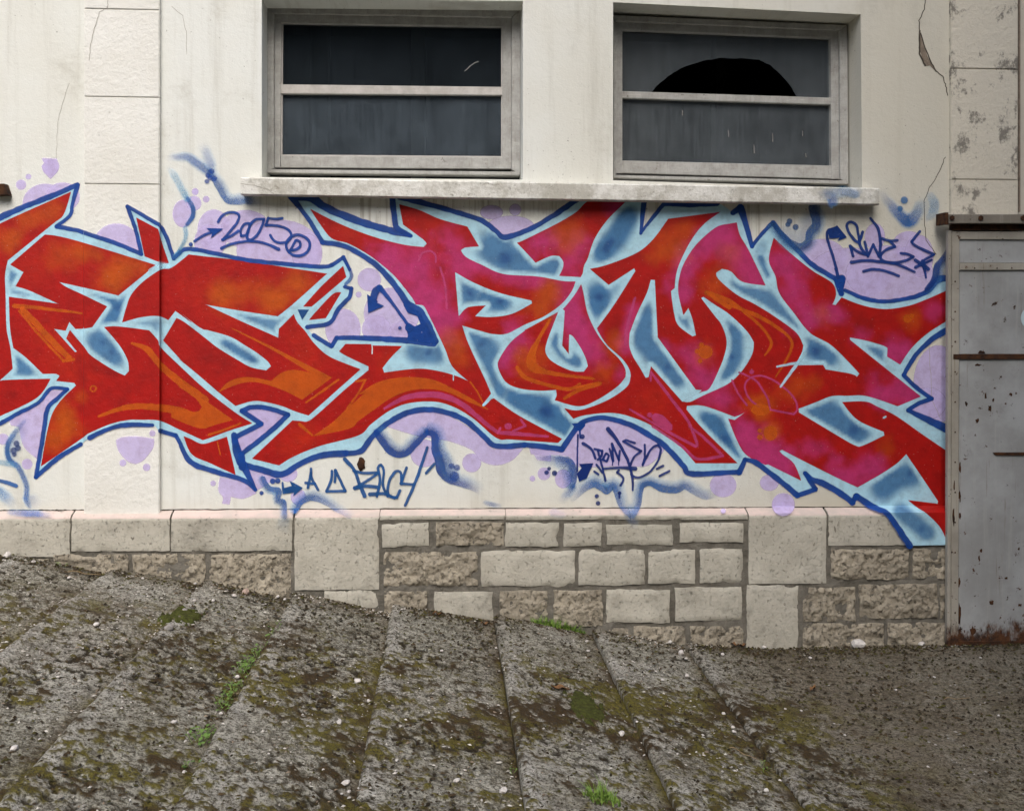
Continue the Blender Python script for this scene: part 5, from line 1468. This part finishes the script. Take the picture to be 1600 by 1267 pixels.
tagwriting('graffiti_tag', 'blue handwritten tag A U BACH with arrow under the letter P', [
    'F 1030,612 1034,680 1085,775', 'F 1030,640 1005,758', 'F 985,722 1062,728', 'F 1192,628 1188,700 1150,788', 'F 1150,788 1298,785', 'F 1298,785 1220,622 1215,715', ('F 1292,535 1370,625 1405,720 1448,822', [5, 4, 4.5, 5]), 'I 60,725 140,745 255,742', 'I 255,745 160,810 70,862', ('I 72,862 160,845 255,855', [5, 4, 4]), ('I 190,912 300,905 385,942', [5, 4, 3]), 'I 245,925 268,800 252,705 275,680 298,720 292,840 330,925', 'I 435,805 432,742 395,730 348,790 328,870 345,925 400,935 425,880', 'I 475,702 432,828 540,832', ('I 636,545 560,775 465,998', [3.5, 4, 3.5]), 'I 692,672 628,745',
    ('F 805,720 815,800', [2.5, 3])], ['F 812,765 880,745 862,705 965,760 890,825 900,795 820,805'], (), 3.3, lin(26, 94, 165))
tagwriting('graffiti_tag', 'dark blue handwritten tag POWNES with arrow inside the lilac dome', [
    ('M 414,395 411,560 410,680', [2, 1.8, 2.2]), ('M 455,462 520,508 552,580', [4, 3.2, 3]), 'M 545,505 605,520 600,560 572,590', 'M 572,520 598,620 630,755', 'M 632,540 608,590 640,602 658,560 636,540', ('M 662,505 688,602', 2.6), ('M 690,600 682,465 735,595', 2.6), ('M 735,595 742,520', 2.6), ('M 652,350 720,440 792,570 826,660 842,740 842,830', [5.5, 4, 3.6, 3.4, 3, 2.4]), 'M 860,460 790,438 770,448 820,475 910,522', 'M 910,522 850,575 822,640', 'M 936,472 938,560 920,630', 'M 920,630 985,510 1040,475 1062,515 1035,610 970,690 880,730 832,705', ('M 612,662 740,652 865,660', [2.4, 3, 5]), 'M 735,672 722,690 770,735 748,790',
    'M 1032,662 1080,638', 'M 1052,718 1130,678', 'M 545,682 575,705', 'M 560,630 605,690', ('M 740,850 738,885', 2), ('M 685,600 685,635', 1), ('M 732,590 732,632', 1)],
    ['M 425,625 535,618 482,735 425,760 408,700 445,655'], [('M 450,410', 3.4)], 2.7, lin(8, 50, 135))
tagwriting('graffiti_arrow', 'solid blue hooked arrow sprayed between the letters S and P', [('J 715,885 735,820 765,800 800,835 880,940 985,1085', [9, 10, 8, 6, 4, 4])], ['J 668,850 722,885 752,905 745,916 800,940 677,994'], [('J 924,1112', 2.6), ('J 995,1110', 6)])

# ------------------------------------------------------------------ pebbles, plants, litter
def slab_word(X):
    if X >= pv0.x: return 'pavement below the door' if X > at(1480, 1014, 0).x else 'flat ground beyond the ramp'
    vis = [p for p in prof if p[2] > -2.2]
    for i, p in enumerate(vis):
        if p[0] <= X < p[2]:
            return ['first', 'second', 'third', 'fourth', 'fifth', 'sixth', 'seventh', 'eighth', 'ninth'][min(i, 8)] + ' slab from left'
    return 'ramp'
rp = random.Random(21)
def pebble(px, py, d, mat='pebble', word='white', flat=0.62, label=None):
    p = ground_at(px, py, gz)
    dist = (p - CAM).length
    r = d / 2 * dist / FPX
    bm = bmesh.new()
    bmesh.ops.create_icosphere(bm, subdivisions=2, radius=1.0)
    s_ = rp.uniform(0, 9)
    ax, ay, az = r * rp.uniform(0.95, 1.25), r * rp.uniform(0.8, 1.0), r * flat
    cut = [Vector((rp.uniform(-1, 1), rp.uniform(-1, 1), rp.uniform(-0.4, 1))).normalized() for _ in range(7)]
    for v in bm.verts:
        c = v.co.copy()
        for q in cut:                                  # broken flat facets
            k = c.dot(q)
            if k > 0.72: c -= q * (k - 0.72)
        v.co = Vector((c.x * ax, c.y * ay, c.z * az)) * (1 + 0.12 * math.sin(c.x * 5 + s_) * math.cos(c.y * 4 + s_))
    a_ = rp.uniform(0, 6.3)
    o = mesh_obj('pebble', bm, M[mat])
    o.rotation_euler = (rp.uniform(-.2, .2), rp.uniform(-.2, .2), a_)
    o.location = (p.x, p.y, gz(p.x) + az * 0.35 + 0.004)
    size = 'tiny' if d < 6 else ('small' if d < 9 else 'larger')
    row = 'by the wall' if p.y > -0.45 else ('midway down' if p.y > -1.25 else 'near bottom edge')
    tag(o, label or ('%s %s pebble %s on %s' % (size, word, row, slab_word(p.x))), 'pebble', 'pale pebbles scattered over the ramp')
    return o
for it in ((150, 978, 9), (366, 933, 8), (333, 940, 6), (434, 931, 6), (108, 905, 7), (52, 880, 7), (22, 1173, 13), (558, 1067, 11), (530, 1131, 9), (272, 1131, 10), (287, 1211, 8), (540, 1226, 13), (545, 1241, 8), (534, 1243, 5),
           (714, 1222, 9), (786, 1238, 14), (345, 1117, 7), (371, 1060, 7), (576, 1097, 6), (62, 1157, 5), (1047, 1000, 10), (1064, 1022, 11), (1072, 1031, 6), (917, 1003, 6), (919, 1018, 5), (1073, 1057, 7), (1131, 1117, 7), (1145, 1138, 7), (1147, 1145, 6),
           (1129, 1024, 6), (1197, 1237, 8), (304, 940, 5), (223, 905, 5), (305, 908, 5), (445, 938, 5), (505, 1205, 4), (203, 1253, 4), (570, 1090, 5), (1266, 1029, 5), (1227, 1109, 4), (1252, 1112, 4), (1532, 1029, 4), (1219, 1222, 6), (995, 1140, 5), (1035, 1064, 6), (690, 1018, 5), (1194, 1012, 7), (250, 1168, 4), (655, 1040, 4), (850, 1050, 4),
           (880, 1120, 4), (1400, 1080, 4), (1460, 1060, 4), (1320, 1150, 4), (1450, 1200, 5), (1560, 1120, 4), (700, 1130, 4), (620, 1190, 5), (90, 1060, 5), (30, 960, 5), (190, 1110, 4), (420, 1180, 4), (460, 1060, 4)):
    pebble(*it)
pebble(384, 928, 11, 'pebblepink', 'pinkish', 0.9, 'pinkish brick chip leaning at the foot of the tan rough stones')
pebble(264, 984, 15, 'pebblegrey', 'grey', 0.7, 'larger mottled grey stone on the fourth slab from the left')
pebble(288, 957, 11, 'pebblegrey', 'grey', 0.6, 'grey stone sitting in the green moss cushion')
pebble(971, 1149, 11, 'pebble', 'cream', 0.7, 'cream pebble lying in the mossy joint right of the dry leaf')
pebble(12, 868, 13, 'pebble', 'white', 0.8, 'pale stone at the foot of the wall at the left edge')
pebble(1340, 1009, 21, 'pebble', 'white', 0.75, 'largest white stone, lying under the rough blocks left of the door')
pebble(1440, 1008, 14, 'pebble', 'white', 0.45, 'flat white stone beside the foot of the metal door')

_by = {}
for o in list(COL.objects):
    if o.name.startswith('pebble') and 'label' in o: _by.setdefault(o['label'], []).append(o)
_ord = ['first', 'second', 'third', 'fourth', 'fifth', 'sixth', 'seventh', 'eighth']
for lab, os_ in _by.items():
    if len(os_) > 1:
        os_.sort(key=lambda o: math.atan2(o.location.x - CAM.x, o.location.y - CAM.y))
        for k_, o in enumerate(os_): o['label'] = lab.replace(' pebble ', ' pebble, %s of those ' % _ord[min(k_, 7)])

def tuft(name, px, py, spread, n, hgt, label, mat='grass', lean=0.5, seed=1, ry=0.35):
    q = random.Random(seed)
    c = ground_at(px, py, gz)
    bm = bmesh.new()
    for i in range(n):
        a_ = q.uniform(0, 6.28); rr_ = spread * math.sqrt(q.random())
        bx, by = c.x + math.cos(a_) * rr_, min(c.y + math.sin(a_) * rr_ * ry, -0.075)
        bz = gz(bx) + 0.002
        h = hgt * q.uniform(0.2, 1.0) * (1.25 - 0.7 * rr_ / spread) * (0.6 + 0.8 * q.random() ** 2); d_ = q.uniform(0, 6.28); le = lean * q.uniform(0.3, 2.4)
        wd = 0.0021 * q.uniform(0.8, 1.6)
        sx, sy = -math.sin(d_) * wd, math.cos(d_) * wd
        prev = None
        for k in range(5):
            t = k / 4
            x = bx + math.cos(d_) * le * h * t * t; y = by + math.sin(d_) * le * h * t * t; z = bz + h * (t - 0.25 * le * t * t)
            f_ = (1 - t) ** 0.7
            if k == 4:
                v = bm.verts.new((x, y, z)); bm.faces.new((prev[0], prev[1], v))
            else:
                cur = (bm.verts.new((x - sx * f_, y - sy * f_, z)), bm.verts.new((x + sx * f_, y + sy * f_, z)))
                if prev: bm.faces.new((prev[0], prev[1], cur[1], cur[0]))
                prev = cur
    o = mesh_obj('blades', bm, M[mat])
    root = empty(name, (c.x, c.y, gz(c.x)))
    tag(root, label, 'grass')
    o.parent = root; o.location = -root.location
    return root
tuft('grass_tuft', 872, 979, 0.14, 420, 0.062, 'bright green grass tuft growing along the foot of the stone plinth', seed=3, ry=0.22)
tuft('grass_tuft', 941, 1252, 0.06, 260, 0.065, 'single green grass tuft at the bottom edge of the picture', seed=5, ry=0.7)

def weed(px, py, n, size, label, seed, along=0.10):
    q = random.Random(seed)
    c = ground_at(px, py, gz)
    root = empty('weed_clump', (c.x, c.y, gz(c.x))); tag(root, label, 'weed', 'weeds in the ramp joint')
    bm = bmesh.new(); bs = bmesh.new()
    for i in range(n):
        y = c.y + q.uniform(-along, along); x = c.x + q.gauss(0, 0.012)
        z0 = gz(x) + 0.003
        h = size * q.uniform(0.4, 1.3); d_ = q.uniform(0, 6.28)
        tx, ty, tz = x + math.cos(d_) * h * 0.7, y + math.sin(d_) * h * 0.7, z0 + h * q.uniform(0.5, 1.0)
        w_ = 0.0007
        bs.faces.new([bs.verts.new(v) for v in ((x - w_, y, z0), (x + w_, y, z0), (tx + w_, ty, tz), (tx - w_, ty, tz))])
        L = size * q.uniform(0.35, 0.7); e = q.uniform(0, 6.28)
        ux, uy = math.cos(e), math.sin(e)
        up = q.uniform(-0.2, 0.5)
        pts = []
        for (a_, b_) in ((0, 0), (0.3, 0.32), (0.65, 0.34), (1, 0), (0.65, -0.34), (0.3, -0.32)):
            pts.append((tx + (ux * a_ - uy * b_) * L, ty + (uy * a_ + ux * b_) * L, tz + up * a_ * L + 0.15 * abs(b_) * L))
        bm.faces.new([bm.verts.new(v) for v in pts])
    mesh_obj('leaves', bm, M['weed'], root); mesh_obj('stems', bs, M['grass'], root)
weed(318, 1157, 34, 0.030, 'lowest green weed clump in the joint left of the middle slabs', 1, 0.06)
weed(352, 1102, 40, 0.026, 'green weed clump in the ramp joint beside a pale pebble', 2, 0.09)
weed(382, 1048, 46, 0.028, 'longest green weed clump in the middle of the same ramp joint', 3, 0.10)
weed(405, 1020, 22, 0.024, 'topmost small green weed clump in the ramp joint', 4, 0.06)
weed(430, 985, 14, 0.018, 'tiny green weed clump where the ramp joint meets the wall', 12, 0.08)
weed(296, 1200, 14, 0.02, 'small green weed clump at the lower end of the ramp joint', 13, 0.05)
weed(366, 1076, 20, 0.022, 'green weed clump between the two largest ones in the joint', 14, 0.05)
weed(98, 887, 4, 0.03, 'single green leaf sprouting at the wall foot on the left', 6, 0.01)
weed(800, 1207 - 2, 5, 0.012, 'small green sprout in the joint above the bottom edge', 8, 0.03)
weed(1190, 1195, 10, 0.014, 'small green weed clump in the last ramp joint on the right', 9, 0.08)

# moss cushions (real lumps)
def cushion(px, py, rx, ry, label, seed, h=0.007):
    c = ground_at(px, py, gz)
    n = 44
    u, v = np.meshgrid(np.linspace(-1, 1, n), np.linspace(-1, 1, n))
    X = c.x + u * rx; Y = c.y + v * ry
    rad = np.hypot(u, v) + 1.6 * (fbm(u * 3.5 + seed, v * 3.5, seed, 4, 0.7) - 0.5)
    Z = ground_z(X) + 0.004 + h * (1 - sstep(0.35, 0.95, rad)) * (0.6 + 0.9 * fbm(X * 90, Y * 90, seed, 3)) - 0.016 * sstep(0.75, 1.0, rad)
    idx = np.arange(n * n).reshape(n, n)
    Fc = np.stack([idx[:-1, :-1], idx[:-1, 1:], idx[1:, 1:], idx[1:, :-1]], -1).reshape(-1, 4)
    me = bpy.data.meshes.new('moss_cushion'); me.from_pydata(np.stack([X, Y, Z], -1).reshape(-1, 3).tolist(), [], Fc.tolist()); me.materials.append(M['moss'])
    me.polygons.foreach_set('use_smooth', [True] * len(me.polygons))
    tag(link(bpy.data.objects.new('moss_cushion', me)), label, 'moss')
cushion(284, 963, 0.10, 0.12, 'green moss cushion with a grey stone on it near the wall', 3)
cushion(915, 1105, 0.08, 0.22, 'long olive moss cushion on the slab right of centre', 5)

def bent_leaf(px, py, L, ang, label, seed, mat='dry'):
    q = random.Random(seed); c = ground_at(px, py, gz)
    bm = bmesh.new(); rows = []
    for i in range(7):
        t = i / 6; wv = L * 0.22 * math.sin(math.pi * min(1, t * 0.95 + 0.05))
        x = c.x + math.cos(ang) * L * (t - .5); y = c.y + math.sin(ang) * L * (t - .5)
        z = gz(x) + 0.006 + 0.012 * math.sin(t * 5 + seed) ** 2
        rows.append([bm.verts.new((x - math.sin(ang) * wv * k, y + math.cos(ang) * wv * k, z + 0.006 * abs(k))) for k in (-1, 0, 1)])
    for i in range(6):
        for k in range(2): bm.faces.new((rows[i][k], rows[i + 1][k], rows[i + 1][k + 1], rows[i][k + 1]))
    tag(mesh_obj('dry_leaf', bm, M[mat], None, True), label, 'leaf', 'dry leaves on the ground')
bent_leaf(1160, 1001, 0.06, 0.5, 'orange brown dry leaf at the foot of the narrow dressed block', 1); bent_leaf(1146, 1009, 0.05, 2.4, 'brown dry leaf lying left of the narrow dressed block', 2)
bent_leaf(683, 963, 0.045, 0.1, 'brown dry leaf at the wall foot near the middle', 3); bent_leaf(758, 979, 0.045, 0.4, 'curled dry leaf on the slab under the stone wall', 4); bent_leaf(876, 1080, 0.08, 0.2, 'long brown dry leaf on the mossy slab', 5); bent_leaf(1270, 1080, 0.05, 0.8, 'dry leaf on the flat ground right of the ramp', 6)
def twig(px0, py0, px1, py1, label, th=0.0022):
    a_, b_ = ground_at(px0, py0, gz), ground_at(px1, py1, gz)
    bm = bmesh.new(); rows = []
    for i in range(9):
        t = i / 8; p = a_.lerp(b_, t); z = gz(p.x) + 0.010 + 0.004 * math.sin(7 * t)
        r_ = th * (1.15 - 0.6 * t)
        rows.append([bm.verts.new((p.x, p.y + r_ * math.cos(k * 1.2566), z + r_ * math.sin(k * 1.2566) + 0.003 * math.sin(11 * t))) for k in range(5)])
    for i in range(8):
        for k in range(5): bm.faces.new((rows[i][k], rows[i + 1][k], rows[i + 1][(k + 1) % 5], rows[i][(k + 1) % 5]))
    tag(mesh_obj('twig', bm, M['straw']), label, 'twig')
twig(106, 897, 166, 894, 'straw coloured twig lying along the wall on the left')
twig(1140, 1172, 1185, 1190, 'thin dry twig near the last ramp joint', 0.0016)
twig(1475, 1096, 1515, 1094, 'thin dry twig on the flat ground below the door', 0.0014)

# loose grit, crumbs of moss and dirt: far too many to count
def grit(n, seed):
    q = np.random.RandomState(seed)
    V, F, C = [], [], []
    oct_ = np.array([(1, 0, 0), (-1, 0, 0), (0, 1, 0), (0, -1, 0), (0, 0, 1)], float)
    tri = [(0, 2, 4), (2, 1, 4), (1, 3, 4), (3, 0, 4)]
    xs = q.uniform(-2.35, 3.3, n); ys = -0.07 - 2.7 * q.uniform(0, 1, n)
    ys = np.where(q.uniform(0, 1, n) < 0.16, -0.07 - np.abs(q.normal(0, 0.07, n)), ys)
    zs = ground_z(xs)
    mott = fbm(xs * 4, ys * 4, 51, 3)
    for x, y, z, m in zip(xs, ys, zs, mott):
        dark = q.uniform() < 0.72 * sstep(0.35, 0.6, m) + 0.22 + 0.45 * float(sstep(0.9, 1.6, x))
        r_ = q.uniform(0.0022, 0.0062) * (1.25 if dark else 0.9)
        a_ = q.uniform(0, 6.28); ca, sa = math.cos(a_), math.sin(a_)
        e = oct_ * np.array([r_ * q.uniform(0.8, 2.2), r_ * q.uniform(0.7, 1.2), r_ * q.uniform(0.5, 1.1)]) * q.uniform(0.75, 1.25, (5, 1))
        P_ = np.stack([e[:, 0] * ca - e[:, 1] * sa + x, e[:, 0] * sa + e[:, 1] * ca + y, e[:, 2] + z + 0.003], 1)
        k0 = len(V)
        V += P_.tolist(); F += [(a + k0, b_ + k0, c_ + k0) for a, b_, c_ in tri]
        if dark: col = np.array([(0.030, 0.023, 0.014), (0.05, 0.035, 0.018), (0.055, 0.05, 0.016)][q.randint(3)]) * q.uniform(0.6, 1.4)
        else: col = np.array([(0.42, 0.40, 0.35), (0.30, 0.28, 0.24), (0.55, 0.52, 0.47), (0.24, 0.19, 0.14)][q.randint(4)]) * q.uniform(0.7, 1.1) * (1 - 0.35 * float(sstep(0.9, 1.6, x)))
        C += [(*col, 1.0)] * 5
    me = bpy.data.meshes.new('grit'); me.from_pydata(V, [], F)
    at_ = me.color_attributes.new('Col', 'FLOAT_COLOR', 'POINT')
    at_.data.foreach_set('color', np.array(C, np.float32).ravel())
    me.materials.append(M['grit'])
    tag(link(bpy.data.objects.new('grit', me)), 'fine loose grit and dark crumbs strewn over ramp and pavement', 'grit', kind='stuff')
grit(17000, 77)
